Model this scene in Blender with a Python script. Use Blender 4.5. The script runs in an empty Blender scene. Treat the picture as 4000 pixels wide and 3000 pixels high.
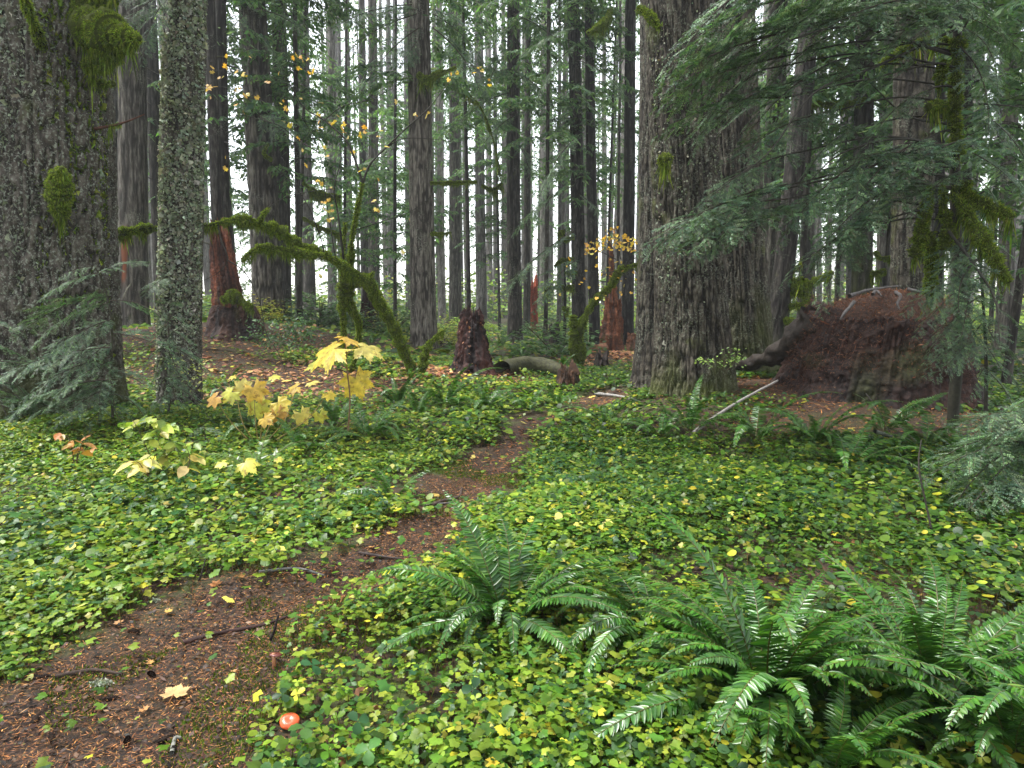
import bpy, math, random
import numpy as np
from mathutils import Vector, Matrix

S = bpy.context.scene
COL = S.collection
R = math.radians
random.seed(11)
rng = np.random.default_rng(11)
pi = math.pi

# ------------------------------------------------------------------ camera
CAM_H = 1.5
PITCH = R(6.75)
FPX = 710.0
cd = bpy.data.cameras.new("camera")
cam = bpy.data.objects.new("camera", cd)
COL.objects.link(cam)
cam.location = (0, 0, CAM_H)
cam.rotation_euler = (R(90) - PITCH, 0, 0)
cd.sensor_width = 36.0
cd.lens = FPX / 1024 * 36.0
cd.clip_start = 0.05
cd.clip_end = 3000
S.camera = cam

# ------------------------------------------------------------------ world, sun, exposure
SUN_EL, SUN_AZ = R(66), R(-75)
w = bpy.data.worlds.new("World")
S.world = w
w.use_nodes = True
nt = w.node_tree
nt.nodes.clear()
sky = nt.nodes.new("ShaderNodeTexSky")
sky.sky_type = 'NISHITA'
sky.sun_disc = False
sky.sun_elevation = SUN_EL
sky.sun_rotation = SUN_AZ
sky.dust_density = 1.0
sky.air_density = 1.0
sky.ozone_density = 1.5
hs = nt.nodes.new("ShaderNodeHueSaturation")
hs.inputs["Saturation"].default_value = 0.22          # cloud cover: the overcast sky is nearly white
bg = nt.nodes.new("ShaderNodeBackground")
bg.inputs["Strength"].default_value = 0.135
wo = nt.nodes.new("ShaderNodeOutputWorld")
nt.links.new(sky.outputs[0], hs.inputs["Color"])
nt.links.new(hs.outputs[0], bg.inputs["Color"])
nt.links.new(bg.outputs[0], wo.inputs["Surface"])

sl = bpy.data.lights.new("sun", 'SUN')
sl.energy = 1.6
sl.angle = R(14)
sl.color = (1.0, 0.98, 0.94)
so = bpy.data.objects.new("sun", sl)
COL.objects.link(so)
# light comes from the front left, high up (thin bright cloud)
sdir = Vector((math.sin(SUN_AZ) * math.cos(SUN_EL), math.cos(SUN_AZ) * math.cos(SUN_EL), math.sin(SUN_EL)))
so.rotation_euler = sdir.to_track_quat('Z', 'Y').to_euler()
so.location = (0, 0, 40)

S.view_settings.view_transform = 'Standard'
S.view_settings.look = 'None'
S.view_settings.exposure = 2.15
S.view_settings.gamma = 1.0
S.render.engine = 'CYCLES'
S.cycles.max_bounces = 5
S.cycles.diffuse_bounces = 3
S.cycles.glossy_bounces = 2
S.cycles.transmission_bounces = 3
S.cycles.transparent_max_bounces = 4
S.cycles.use_denoising = True
S.cycles.sample_clamp_indirect = 4.0
S.cycles.caustics_reflective = False
S.cycles.caustics_refractive = False


# ------------------------------------------------------------------ noise
def _hash(ix, iy, iz, seed):
    h = (ix.astype(np.int64) * 374761393 + iy.astype(np.int64) * 668265263 + iz.astype(np.int64) * 2147483647 + seed * 974634777) & 0xFFFFFFFF
    h = ((h ^ (h >> 13)) * 1274126177) & 0xFFFFFFFF
    h = (h ^ (h >> 16)) & 0xFFFFFFFF
    h = (h * 2246822519) & 0xFFFFFFFF
    h = h ^ (h >> 15)
    return (h & 0xFFFFFF).astype(np.float64) / 0xFFFFFF * 2 - 1


def vnoise(x, y, z, seed=0):
    x, y, z = np.broadcast_arrays(np.asarray(x, float), np.asarray(y, float), np.asarray(z, float))
    fx, fy, fz = np.floor(x), np.floor(y), np.floor(z)
    tx, ty, tz = x - fx, y - fy, z - fz
    tx, ty, tz = (t * t * (3 - 2 * t) for t in (tx, ty, tz))
    r = 0
    for a in (0, 1):
        wx = tx if a else 1 - tx
        for b in (0, 1):
            wy = ty if b else 1 - ty
            for c in (0, 1):
                wz = tz if c else 1 - tz
                r = r + wx * wy * wz * _hash(fx + a, fy + b, fz + c, seed)
    return r


def fbm(x, y, z=0.0, seed=0, o=3):
    r, a, f = 0, 1.0, 1.0
    for i in range(o):
        r = r + a * vnoise(np.asarray(x) * f, np.asarray(y) * f, np.asarray(z) * f, seed + i * 7)
        a *= .5
        f *= 2.03
    return r


# ------------------------------------------------------------------ pixel -> space
def ray(u, v):
    a = (u - 512) / FPX
    b = (384 - v) / FPX
    c, s = math.cos(PITCH), math.sin(PITCH)
    return Vector((a, c + b * s, -s + b * c))


def at(u, v, Y):
    d = ray(u, v)
    return Vector((0, 0, CAM_H)) + d * (Y / d.y)


def flat(u, v):
    d = ray(u, v)
    k = CAM_H / max(-d.z, 1e-3)
    return (d.x * k, d.y * k)


PATH = [flat(-60, 790), flat(100, 745), flat(165, 680), flat(235, 625), flat(330, 590), flat(405, 556), flat(440, 522),
        flat(456, 496), flat(484, 466), flat(508, 448), flat(528, 434), flat(560, 420), flat(600, 405), flat(612, 396)]
PATHW = [.55, .5, .46, .38, .31, .24, .26, .25, .21, .15, .10, .06, .3, .2]


def path_d(x, y):
    """signed distance outside the path's edge (negative inside)"""
    best = np.full(np.shape(x), 1e9)
    for i in range(len(PATH) - 1):
        ax, ay = PATH[i]
        bx, by = PATH[i + 1]
        dx, dy = bx - ax, by - ay
        L2 = dx * dx + dy * dy
        t = np.clip(((x - ax) * dx + (y - ay) * dy) / L2, 0, 1)
        d = np.hypot(x - ax - t * dx, y - ay - t * dy) - (PATHW[i] + (PATHW[i + 1] - PATHW[i]) * t)
        best = np.minimum(best, d)
    return best


def G(x, y, cx, cy, sx, sy):
    return np.exp(-((x - cx) / sx) ** 2 - ((y - cy) / sy) ** 2)


def hgt(x, y):
    x = np.asarray(x, float)
    y = np.asarray(y, float)
    h = 1.0 * G(x, y, -7.0, 17.5, 4.8, 5.5)
    h = h + 0.16 * G(x, y, -0.9, 12.6, 1.5, 1.3)         # round the broken stump
    h = h + 0.28 * G(x, y, 3.7, 10.3, 1.5, 1.4)          # debris between big tree and stump
    h = h + 0.20 * G(x, y, 4.6, 8.6, 2.6, 1.4)
    h = h + 0.28 * G(x, y, 2.7, 16.5, 1.8, 1.6)          # leaf covered rise
    h = h + 0.25 * G(x, y, -4.2, 7.5, 1.6, 1.2)
    h = h + 0.06 * fbm(x * .45, y * .45, 0, 3, 3) * np.clip(np.hypot(x, y) / 6, .2, 1) + 0.02 * fbm(x * 2.1, y * 2.1, 0, 5, 2)
    pd = path_d(x, y)
    h = h - 0.05 * np.clip(-pd / .25, 0, 1) + .0
    h = h - 0.25 * np.clip((np.hypot(x, y) - 70) / 60, 0, 1)
    return h


def H(x, y):
    return float(hgt(np.array([x]), np.array([y]))[0])


def gp(u, v):
    """where the ray through a pixel meets the ground"""
    d = ray(u, v)
    t, p = 0.5, None
    while t < 120:
        p = Vector((0, 0, CAM_H)) + d * t
        if p.z < H(p.x, p.y):
            break
        t += 0.08 if t < 20 else .3
    return Vector((p.x, p.y, H(p.x, p.y)))


def gY(u, Y):
    """ground point at depth Y whose column is u (near the horizon)"""
    p = at(u, 330, Y)
    for _ in range(3):
        h = H(p.x, Y)
        d = CAM_H - h
        # column at the ground row
        c, s = math.cos(PITCH), math.sin(PITCH)
        zc = Y * c + d * s
        x = (u - 512) / FPX * zc
        p = Vector((x, Y, H(x, Y)))
    return p


# ------------------------------------------------------------------ mesh builder
class MB:
    def __init__(self):
        self.v, self.f, self.c, self.n = [], [], [], 0

    def add(self, v, f, c=(.5, .5, .5), mi=0):
        v = np.asarray(v, float).reshape(-1, 3)
        f = np.asarray(f, int)
        c = np.asarray(c, float)
        if c.ndim == 1:
            c = np.tile(c[:3], (len(v), 1))
        self.v.append(v)
        self.c.append(c)
        self.f.append((f + self.n, mi))
        self.n += len(v)

    def mesh(self, name, mats, smooth=True):
        me = bpy.data.meshes.new(name)
        v = np.concatenate(self.v)
        c = np.concatenate(self.c)
        loops, starts, tot, mi = [], [], [], []
        off = 0
        for f, m in self.f:
            k = f.shape[1]
            n = len(f)
            loops.append(f.ravel())
            starts.append(off + np.arange(n) * k)
            mi.append(np.full(n, m))
            off += n * k
        loops = np.concatenate(loops)
        starts = np.concatenate(starts)
        mi = np.concatenate(mi)
        me.vertices.add(len(v))
        me.vertices.foreach_set("co", v.ravel().astype(np.float32))
        me.loops.add(len(loops))
        me.loops.foreach_set("vertex_index", loops.astype(np.int32))
        me.polygons.add(len(starts))
        me.polygons.foreach_set("loop_start", starts.astype(np.int32))
        me.polygons.foreach_set("material_index", mi.astype(np.int32))
        if smooth:
            me.polygons.foreach_set("use_smooth", np.ones(len(starts), bool))
        a = me.attributes.new("col", 'FLOAT_COLOR', 'POINT')
        a.data.foreach_set("color", np.concatenate([c, np.ones((len(c), 1))], 1).ravel().astype(np.float32))
        me.update(calc_edges=True)
        for m in (mats if isinstance(mats, (list, tuple)) else [mats]):
            me.materials.append(m)
        return me

    def obj(self, name, mats, parent=None, smooth=True):
        return link(name, self.mesh(name, mats, smooth), parent)


def link(name, data, parent=None):
    o = bpy.data.objects.new(name, data)
    COL.objects.link(o)
    if parent is not None:
        o.parent = parent
    return o


def tag(o, label=None, cat=None, group=None, kind=None):
    if label:
        o["label"] = label
    if cat:
        o["category"] = cat
    if group:
        o["group"] = group
    if kind:
        o["kind"] = kind
    return o


def empty(name, loc, label=None, cat=None, group=None, rz=0):
    o = link(name, None)
    o.location = loc
    o.rotation_euler = (0, 0, rz)
    o.empty_display_size = .2
    return tag(o, label, cat, group)


def nrm(a):
    return a / np.maximum(np.linalg.norm(a, axis=-1, keepdims=True), 1e-9)


def tube(pts, rad, seg=8, rough=0.0, seed=0, fr=6.0, cap=True):
    P = np.asarray(pts, float)
    n = len(P)
    rad = np.broadcast_to(np.asarray(rad, float), (n,))
    T = np.gradient(P, axis=0)
    T = nrm(T)
    ref = np.array([0, 0, 1.0]) if abs(T[0][2]) < .9 else np.array([1.0, 0, 0])
    X = np.zeros_like(P)
    x = nrm(np.cross(ref, T[0]))
    for i in range(n):
        x = x - T[i] * np.dot(x, T[i])
        x = x / max(np.linalg.norm(x), 1e-9)
        X[i] = x
    Yv = np.cross(T, X)
    a = np.arange(seg) * 2 * pi / seg
    rr = np.repeat(rad[:, None], seg, 1)
    ring = X[:, None] * np.cos(a)[None, :, None] + Yv[:, None] * np.sin(a)[None, :, None]
    if rough:
        q = P[:, None] + ring * rr[..., None]
        rr = rr * (1 + rough * fbm(q[..., 0] * fr, q[..., 1] * fr, q[..., 2] * fr, seed, 2))
    v = P[:, None] + ring * rr[..., None]
    i, j = np.meshgrid(np.arange(n - 1), np.arange(seg), indexing='ij')
    f = np.stack([i * seg + j, i * seg + (j + 1) % seg, (i + 1) * seg + (j + 1) % seg, (i + 1) * seg + j], -1).reshape(-1, 4)
    v = v.reshape(-1, 3)
    if cap:
        v = np.concatenate([v, P[-1:] + T[-1:] * rad[-1] * .3, P[:1]])
        k = n * seg
        j = np.arange(seg)
        f2 = np.stack([(n - 1) * seg + j, (n - 1) * seg + (j + 1) % seg, np.full(seg, k), np.full(seg, k)], -1)[:, :3]
        return v, f, f2
    return v, f, None


def add_tube(mb, pts, rad, seg=8, c=(.5, .5, .5), mi=0, **k):
    v, f, f2 = tube(pts, rad, seg, **k)
    mb.add(v, f, c, mi)
    if f2 is not None:
        mb.f.append((f2 + mb.n - len(v), mi))


def spline(pts, n):
    """Catmull-Rom through the points"""
    P = np.asarray([tuple(p) for p in pts], float)
    P = np.concatenate([2 * P[:1] - P[1:2], P, 2 * P[-1:] - P[-2:-1]])
    m = len(P) - 3
    t = np.linspace(0, m - 1e-6, n)
    i = t.astype(int)
    t = (t - i)[:, None]
    a, b, c, d = P[i], P[i + 1], P[i + 2], P[i + 3]
    return .5 * ((2 * b) + (-a + c) * t + (2 * a - 5 * b + 4 * c - d) * t ** 2 + (-a + 3 * b - 3 * c + d) * t ** 3)


def stamp(mb, tv, tf, pos, X, Z, sx, sy=None, sz=None, c=None, mi=0):
    """copies of a template (local x = length, y = width, z = normal) at pos"""
    n = len(pos)
    X = nrm(X)
    Z = nrm(Z - X * np.sum(Z * X, -1, keepdims=True))
    Yv = np.cross(Z, X)
    sx = np.broadcast_to(sx, (n,))
    sy = sx if sy is None else np.broadcast_to(sy, (n,))
    sz = sx if sz is None else np.broadcast_to(sz, (n,))
    v = pos[:, None] + X[:, None] * (tv[None, :, 0:1] * sx[:, None, None]) + Yv[:, None] * (tv[None, :, 1:2] * sy[:, None, None]) \
        + Z[:, None] * (tv[None, :, 2:3] * sz[:, None, None])
    k = len(tv)
    cc = np.repeat(c, k, 0) if (c is not None and np.ndim(c) == 2 and len(c) == n) else (c if c is not None else (.5, .5, .5))
    base = mb.n
    mb.v.append(v.reshape(-1, 3))
    cc = np.asarray(cc, float)
    if cc.ndim == 1:
        cc = np.tile(cc, (n * k, 1))
    mb.c.append(cc)
    for f in (tf if isinstance(tf, list) else [tf]):
        f = np.asarray(f)
        mb.f.append(((f[None] + (np.arange(n) * k)[:, None, None] + base).reshape(-1, f.shape[1]), mi))
    mb.n += n * k


# ------------------------------------------------------------------ materials
def newmat(name):
    m = bpy.data.materials.new(name)
    m.use_nodes = True
    t = m.node_tree
    t.nodes.clear()
    out = t.nodes.new("ShaderNodeOutputMaterial")
    return m, t, out


def N(t, typ, **k):
    n = t.nodes.new(typ)
    for a, b in k.items():
        if hasattr(n, a):
            setattr(n, a, b)
        else:
            n.inputs[a].default_value = b
    return n


def ramp(t, fac, stops):
    n = t.nodes.new("ShaderNodeValToRGB")
    e = n.color_ramp.elements
    while len(e) < len(stops):
        e.new(.5)
    for x, (p, c) in zip(e, stops):
        x.position = p
        x.color = (*c, 1) if len(c) == 3 else c
    t.links.new(fac, n.inputs[0])
    return n.outputs[0]


def mixc(t, fac, a, b, typ='MIX'):
    n = t.nodes.new("ShaderNodeMix")
    n.data_type = 'RGBA'
    n.blend_type = typ
    for s, x in ((0, fac), (6, a), (7, b)):
        if isinstance(x, (int, float)):
            n.inputs[s].default_value = x
        elif isinstance(x, tuple):
            n.inputs[s].default_value = (*x, 1)
        else:
            t.links.new(x, n.inputs[s])
    return n.outputs[2]


def leaf_mat(name, rough=.4, transl=.3, spec=.5, noise=18.0, coat=0.0, tcol=(1.1, 1.15, .6), spots=0.0):
    m, t, out = newmat(name)
    at_ = N(t, "ShaderNodeAttribute", attribute_name="col")
    tc = N(t, "ShaderNodeTexCoord")
    no = N(t, "ShaderNodeTexNoise")
    no.inputs["Scale"].default_value = noise
    no.inputs["Detail"].default_value = 3
    t.links.new(tc.outputs["Object"], no.inputs["Vector"])
    v = ramp(t, no.outputs["Fac"], [(.3, (.68, .68, .68)), (.7, (1.25, 1.25, 1.2))])
    c = mixc(t, 1.0, at_.outputs["Color"], v, 'MULTIPLY')
    if spots:
        n5 = N(t, "ShaderNodeTexNoise")
        n5.inputs["Scale"].default_value = 26
        n5.inputs["Detail"].default_value = 5
        t.links.new(tc.outputs["Object"], n5.inputs["Vector"])
        c = mixc(t, ramp(t, n5.outputs["Fac"], [(.56, (0, 0, 0)), (.68, (spots, spots, spots))]), c, (.30, .14, .04))
    p = N(t, "ShaderNodeBsdfPrincipled")
    p.inputs["Roughness"].default_value = rough
    p.inputs["Specular IOR Level"].default_value = spec
    if coat:
        p.inputs["Coat Weight"].default_value = coat
        p.inputs["Coat Roughness"].default_value = .22
    t.links.new(c, p.inputs["Base Color"])
    tr = N(t, "ShaderNodeBsdfTranslucent")
    c2 = mixc(t, 1.0, c, tcol, 'MULTIPLY')
    t.links.new(c2, tr.inputs["Color"])
    mx = N(t, "ShaderNodeMixShader")
    mx.inputs[0].default_value = transl
    t.links.new(p.outputs[0], mx.inputs[1])
    t.links.new(tr.outputs[0], mx.inputs[2])
    t.links.new(mx.outputs[0], out.inputs["Surface"])
    return m


def bark_mat(name, dark, mid, pale, lichen=(.30, .33, .25), lich=.5, moss=.25, mossc=(.07, .085, .015), zs=.28, sc=9.0, bump=.6, red=None):
    """furrowed bark: stretched voronoi / noise, lichen spots, moss patches"""
    m, t, out = newmat(name)
    tc = N(t, "ShaderNodeTexCoord")
    at_ = N(t, "ShaderNodeAttribute", attribute_name="col")
    mp = N(t, "ShaderNodeMapping")
    mp.inputs["Scale"].default_value = (sc, sc, sc * zs)
    t.links.new(tc.outputs["Object"], mp.inputs["Vector"])
    n1 = N(t, "ShaderNodeTexNoise")
    n1.inputs["Scale"].default_value = 2.2
    n1.inputs["Detail"].default_value = 8
    n1.inputs["Roughness"].default_value = .65
    t.links.new(mp.outputs[0], n1.inputs["Vector"])
    c = ramp(t, n1.outputs["Fac"], [(.34, dark), (.5, mid), (.68, pale)])
    # furrow depth baked in the mesh (col.r) darkens the bark towards the furrow floor
    sepc = N(t, "ShaderNodeSeparateColor")
    t.links.new(at_.outputs["Color"], sepc.inputs[0])
    c = mixc(t, sepc.outputs[0], dark, c)
    # lichen
    n2 = N(t, "ShaderNodeTexNoise")
    n2.inputs["Scale"].default_value = 34
    n2.inputs["Detail"].default_value = 5
    n2.inputs["Roughness"].default_value = .7
    t.links.new(tc.outputs["Object"], n2.inputs["Vector"])
    n3 = N(t, "ShaderNodeTexNoise")
    n3.inputs["Scale"].default_value = 2.0
    n3.inputs["Detail"].default_value = 3
    t.links.new(tc.outputs["Object"], n3.inputs["Vector"])
    mul = N(t, "ShaderNodeMath", operation='MULTIPLY')
    l1 = ramp(t, n2.outputs["Fac"], [(.53, (0, 0, 0)), (.6, (1, 1, 1))])
    l2 = ramp(t, n3.outputs["Fac"], [(.62 - .35 * lich, (0, 0, 0)), (.75 - .3 * lich, (1, 1, 1))])
    t.links.new(l1, mul.inputs[0])
    t.links.new(l2, mul.inputs[1])
    mul2 = N(t, "ShaderNodeMath", operation='MULTIPLY')
    t.links.new(mul.outputs[0], mul2.inputs[0])
    mul2.inputs[1].default_value = min(1, .35 + lich * .6)
    c = mixc(t, mul2.outputs[0], c, lichen)
    # moss
    n4 = N(t, "ShaderNodeTexNoise")
    n4.inputs["Scale"].default_value = 1.6
    n4.inputs["Detail"].default_value = 6
    n4.inputs["Roughness"].default_value = .6
    mp4 = N(t, "ShaderNodeMapping")
    mp4.inputs["Location"].default_value = (7, 3, 1)
    t.links.new(tc.outputs["Object"], mp4.inputs["Vector"])
    t.links.new(mp4.outputs[0], n4.inputs["Vector"])
    mo = ramp(t, n4.outputs["Fac"], [(.68 - .3 * moss, (0, 0, 0)), (.82 - .3 * moss, (1, 1, 1))])
    mm = N(t, "ShaderNodeMath", operation='MAXIMUM')
    t.links.new(mo, mm.inputs[0])
    t.links.new(sepc.outputs[1], mm.inputs[1])
    mossv = mixc(t, n2.outputs["Fac"], (mossc[0] * .4, mossc[1] * .4, mossc[2] * .5), (mossc[0] * 1.6, mossc[1] * 1.6, mossc[2] * 1.6))
    c = mixc(t, mm.outputs[0], c, mossv)
    if red:
        c = mixc(t, sepc.outputs[2], c, red)
    oi = N(t, "ShaderNodeObjectInfo")
    rr = ramp(t, oi.outputs["Random"], [(0, (.72, .72, .74)), (1, (1.25, 1.22, 1.18))])
    c = mixc(t, 1.0, c, rr, 'MULTIPLY')
    p = N(t, "ShaderNodeBsdfPrincipled")
    p.inputs["Roughness"].default_value = .8
    p.inputs["Specular IOR Level"].default_value = .3
    t.links.new(c, p.inputs["Base Color"])
    bp = N(t, "ShaderNodeBump")
    bp.inputs["Strength"].default_value = bump
    bp.inputs["Distance"].default_value = .03
    ad = N(t, "ShaderNodeMath", operation='ADD')
    t.links.new(n1.outputs["Fac"], ad.inputs[0])
    m3 = N(t, "ShaderNodeMath", operation='MULTIPLY')
    t.links.new(n2.outputs["Fac"], m3.inputs[0])
    m3.inputs[1].default_value = .45
    t.links.new(m3.outputs[0], ad.inputs[1])
    t.links.new(ad.outputs[0], bp.inputs["Height"])
    t.links.new(bp.outputs[0], p.inputs["Normal"])
    t.links.new(p.outputs[0], out.inputs["Surface"])
    return m


def soil_mat():
    m, t, out = newmat("forest_soil")
    tc = N(t, "ShaderNodeTexCoord")
    at_ = N(t, "ShaderNodeAttribute", attribute_name="col")
    sep = N(t, "ShaderNodeSeparateColor")
    t.links.new(at_.outputs["Color"], sep.inputs[0])
    def noise(s, d=6, r=.6, sc=None):
        n = N(t, "ShaderNodeTexNoise")
        n.inputs["Scale"].default_value = s
        n.inputs["Detail"].default_value = d
        n.inputs["Roughness"].default_value = r
        t.links.new(tc.outputs["Object"], n.inputs["Vector"])
        return n.outputs["Fac"]
    a = noise(55, 7, .75)
    b = noise(3.2, 4)
    c_ = noise(14, 5, .7)
    litter = ramp(t, a, [(.38, (.009, .006, .005)), (.5, (.036, .019, .011)), (.6, (.10, .046, .019)), (.72, (.24, .12, .045))])
    mossy = ramp(t, c_, [(.3, (.022, .030, .006)), (.7, (.085, .11, .022))])
    mk = ramp(t, b, [(.46, (0, 0, 0)), (.62, (1, 1, 1))])
    mu = N(t, "ShaderNodeMath", operation='MULTIPLY')
    t.links.new(mk, mu.inputs[0])
    t.links.new(sep.outputs[1], mu.inputs[1])
    c = mixc(t, mu.outputs[0], litter, mossy)
    p = N(t, "ShaderNodeBsdfPrincipled")
    p.inputs["Roughness"].default_value = .7
    p.inputs["Specular IOR Level"].default_value = .35
    t.links.new(c, p.inputs["Base Color"])
    bp = N(t, "ShaderNodeBump")
    bp.inputs["Strength"].default_value = .8
    bp.inputs["Distance"].default_value = .02
    t.links.new(a, bp.inputs["Height"])
    t.links.new(bp.outputs[0], p.inputs["Normal"])
    t.links.new(p.outputs[0], out.inputs["Surface"])
    return m


def col_mat(name, rough=.8, noise=30., bump=.4, spec=.3, lo=.55, hi=1.45):
    """generic: attribute colour broken up by fine noise"""
    m, t, out = newmat(name)
    at_ = N(t, "ShaderNodeAttribute", attribute_name="col")
    tc = N(t, "ShaderNodeTexCoord")
    no = N(t, "ShaderNodeTexNoise")
    no.inputs["Scale"].default_value = noise
    no.inputs["Detail"].default_value = 7
    no.inputs["Roughness"].default_value = .7
    t.links.new(tc.outputs["Object"], no.inputs["Vector"])
    v = ramp(t, no.outputs["Fac"], [(.35, (lo, lo, lo)), (.65, (hi, hi, hi))])
    c = mixc(t, 1.0, at_.outputs["Color"], v, 'MULTIPLY')
    p = N(t, "ShaderNodeBsdfPrincipled")
    p.inputs["Roughness"].default_value = rough
    p.inputs["Specular IOR Level"].default_value = spec
    t.links.new(c, p.inputs["Base Color"])
    bp = N(t, "ShaderNodeBump")
    bp.inputs["Strength"].default_value = bump
    bp.inputs["Distance"].default_value = .015
    t.links.new(no.outputs["Fac"], bp.inputs["Height"])
    t.links.new(bp.outputs[0], p.inputs["Normal"])
    t.links.new(p.outputs[0], out.inputs["Surface"])
    return m


M_SOIL = soil_mat()
M_LEAF = leaf_mat("ground_leaf", .36, .34, .22)
M_DRY = leaf_mat("dry_leaf", .55, .25, .35, tcol=(1.1, .9, .5))
M_YEL = leaf_mat("yellow_leaf", .4, .4, .4, tcol=(1.2, 1.05, .4), spots=.75)
M_FERN = leaf_mat("fern_frond", .30, .26, .5, noise=8)
M_NEEDLE = leaf_mat("hemlock_needle", .45, .22, .4, noise=9)
M_FARN = leaf_mat("conifer_foliage", .6, .5, .3, noise=.6)
M_MOSS = leaf_mat("moss", .9, .25, .1, noise=25)
M_LICH = leaf_mat("lichen", .85, .15, .15, noise=30)
M_WOOD = col_mat("dead_wood")
M_TWIG = col_mat("twig_bark", noise=20)
M_ROT = col_mat("rotten_wood", .75, 22, 1.0, .35, .35, 1.7)
M_CAP = col_mat("mushroom_skin", .25, 60, .1, .5, .8, 1.2)
B_OLD = bark_mat("old_fir_bark", (.014, .011, .008), (.066, .056, .042), (.145, .13, .10), lichen=(.24, .27, .20), lich=.55, moss=.35, zs=.5, sc=8, bump=.9)
B_SPR = bark_mat("lichen_spruce_bark", (.028, .022, .017), (.10, .084, .066), (.20, .18, .15), lichen=(.30, .33, .26), lich=.95, moss=.25, zs=.7, sc=8, bump=.8)
B_MID = bark_mat("fir_bark", (.025, .021, .017), (.11, .098, .082), (.23, .215, .185), lich=.3, moss=.15, zs=.16, sc=10, bump=.8, red=(.16, .05, .02))
B_DRK = bark_mat("dark_hemlock_bark", (.012, .010, .008), (.050, .043, .036), (.12, .11, .095), lich=.25, moss=.2, zs=.2, sc=10, bump=.8, red=(.16, .05, .02))
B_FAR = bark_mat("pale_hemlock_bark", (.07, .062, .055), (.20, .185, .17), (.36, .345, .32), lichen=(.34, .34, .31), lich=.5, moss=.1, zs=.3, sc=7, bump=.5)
B_MOS = bark_mat("mossy_maple_bark", (.02, .02, .008), (.05, .055, .015), (.09, .1, .03), lich=.1, moss=1.3, sc=8, bump=.8)


# ------------------------------------------------------------------ the ground
def build_ground():
    nr, na = 420, 900
    rad = np.concatenate([[0.0], np.geomspace(.35, 420, nr)])
    ang = np.linspace(-pi, pi, na, endpoint=False)
    # more columns ahead of the camera
    ang = ang - .62 * np.sin(ang)
    r, a = np.meshgrid(rad, ang, indexing='ij')
    x, y = r * np.sin(a), r * np.cos(a)
    z = hgt(x, y) + .012 * fbm(x * 9, y * 9, 0, 21, 3) * np.clip(1 - r / 30, 0, 1)
    pd = path_d(x, y)
    nz = .18 * fbm(x * 1.3, y * 1.3, 0, 8, 3)
    g = np.clip((pd + nz) / .25 + .25, .12, 1)
    for cx, cy, s in ((-3.1, 11.2, 1.5), (-7.0, 15.6, 3.0), (-.9, 12.4, 1.4), (3.9, 9.8, 2.0), (2.9, 16.2, 1.6)):
        g = g * (1 - .9 * np.clip(1.6 - np.hypot(x - cx, y - cy) / s - nz, 0, 1))
    v = np.stack([x, y, z], -1).reshape(-1, 3)
    c = np.stack([np.ones_like(g), g, np.zeros_like(g)], -1).reshape(-1, 3)
    i, j = np.meshgrid(np.arange(nr), np.arange(na), indexing='ij')
    f = np.stack([i * na + j, (i + 1) * na + j, (i + 1) * na + (j + 1) % na, i * na + (j + 1) % na], -1).reshape(-1, 4)
    mb = MB()
    mb.add(v, f[:, ::-1], c)
    o = mb.obj("forest_floor", M_SOIL)
    tag(o, kind="structure")
    return o


build_ground()


# ------------------------------------------------------------------ leaf templates (x = along the leaf, y = width, z = up)
def fan(out, z=None, cx=.0):
    """outline (k,2) starting and ending at the stalk -> verts, tris round a hub"""
    k = len(out)
    hub = np.array([[cx, 0]])
    p = np.concatenate([hub, out])
    zz = np.zeros(len(p)) if z is None else z(p)
    v = np.concatenate([p, zz[:, None]], 1)
    i = np.arange(1, k + 1)
    f = np.stack([np.zeros(k, int), i, np.roll(i, -1)], -1)
    return v, f


def t_heart(n=10):
    a = np.linspace(-pi * .93, pi * .93, n)
    r = .5 * (1 + .12 * np.cos(a)) * (1 - .25 * np.exp(-((np.abs(a) - pi) / .35) ** 2))
    o = np.stack([r * np.cos(a) * .95 + .12, r * np.sin(a)], -1)
    return fan(o, lambda p: -.22 * (p[:, 0] ** 2 + p[:, 1] ** 2) + .10 * np.abs(p[:, 1]), -.15)


def t_tri():
    vs, fs, n = [], [], 0
    for a in (-1.95, 0, 1.95):
        o = np.array([[0, 0], [.14, .13], [.3, .21], [.36, .16], [.44, .17], [.50, 0], [.44, -.17], [.36, -.16], [.3, -.21], [.14, -.13]])
        v, f = fan(o, lambda p: -.35 * p[:, 0] ** 2 + .18 * np.abs(p[:, 1]), .25)
        c, s = math.cos(a), math.sin(a)
        v = np.stack([v[:, 0] * c - v[:, 1] * s, v[:, 0] * s + v[:, 1] * c, v[:, 2]], -1)
        vs.append(v)
        fs.append(f + n)
        n += len(v)
    return np.concatenate(vs), np.concatenate(fs)


def t_lobed(lobes=5, depth=.45, teeth=0, spread=2.35, sub=4, zf=None, droop=.2):
    """palmate leaf outline"""
    pts = []
    angs = np.linspace(-spread, spread, lobes)
    m = (lobes - 1) * sub * 2
    for q in range(m + 1):
        ph = q / m * (lobes - 1)
        a = -spread + 2 * spread * q / m
        fr = abs(ph - round(ph)) * 2
        L = .5 * (1 - .38 * (abs(a) / spread) ** 1.6)
        r = L * (1 - depth * fr ** .8)
        if teeth and q % 2:
            r *= 1 - teeth
        pts.append((r * math.cos(a), r * math.sin(a)))
    pts = [(-.02, -.012)] + pts + [(-.02, .012)]
    o = np.array(pts)
    return fan(o, zf or (lambda p: -droop * (p[:, 0] ** 2 + p[:, 1] ** 2) * 2 + .05 * np.cos(np.arctan2(p[:, 1], p[:, 0]) * lobes * .9) * np.hypot(p[:, 0], p[:, 1])), 0.0)


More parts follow.
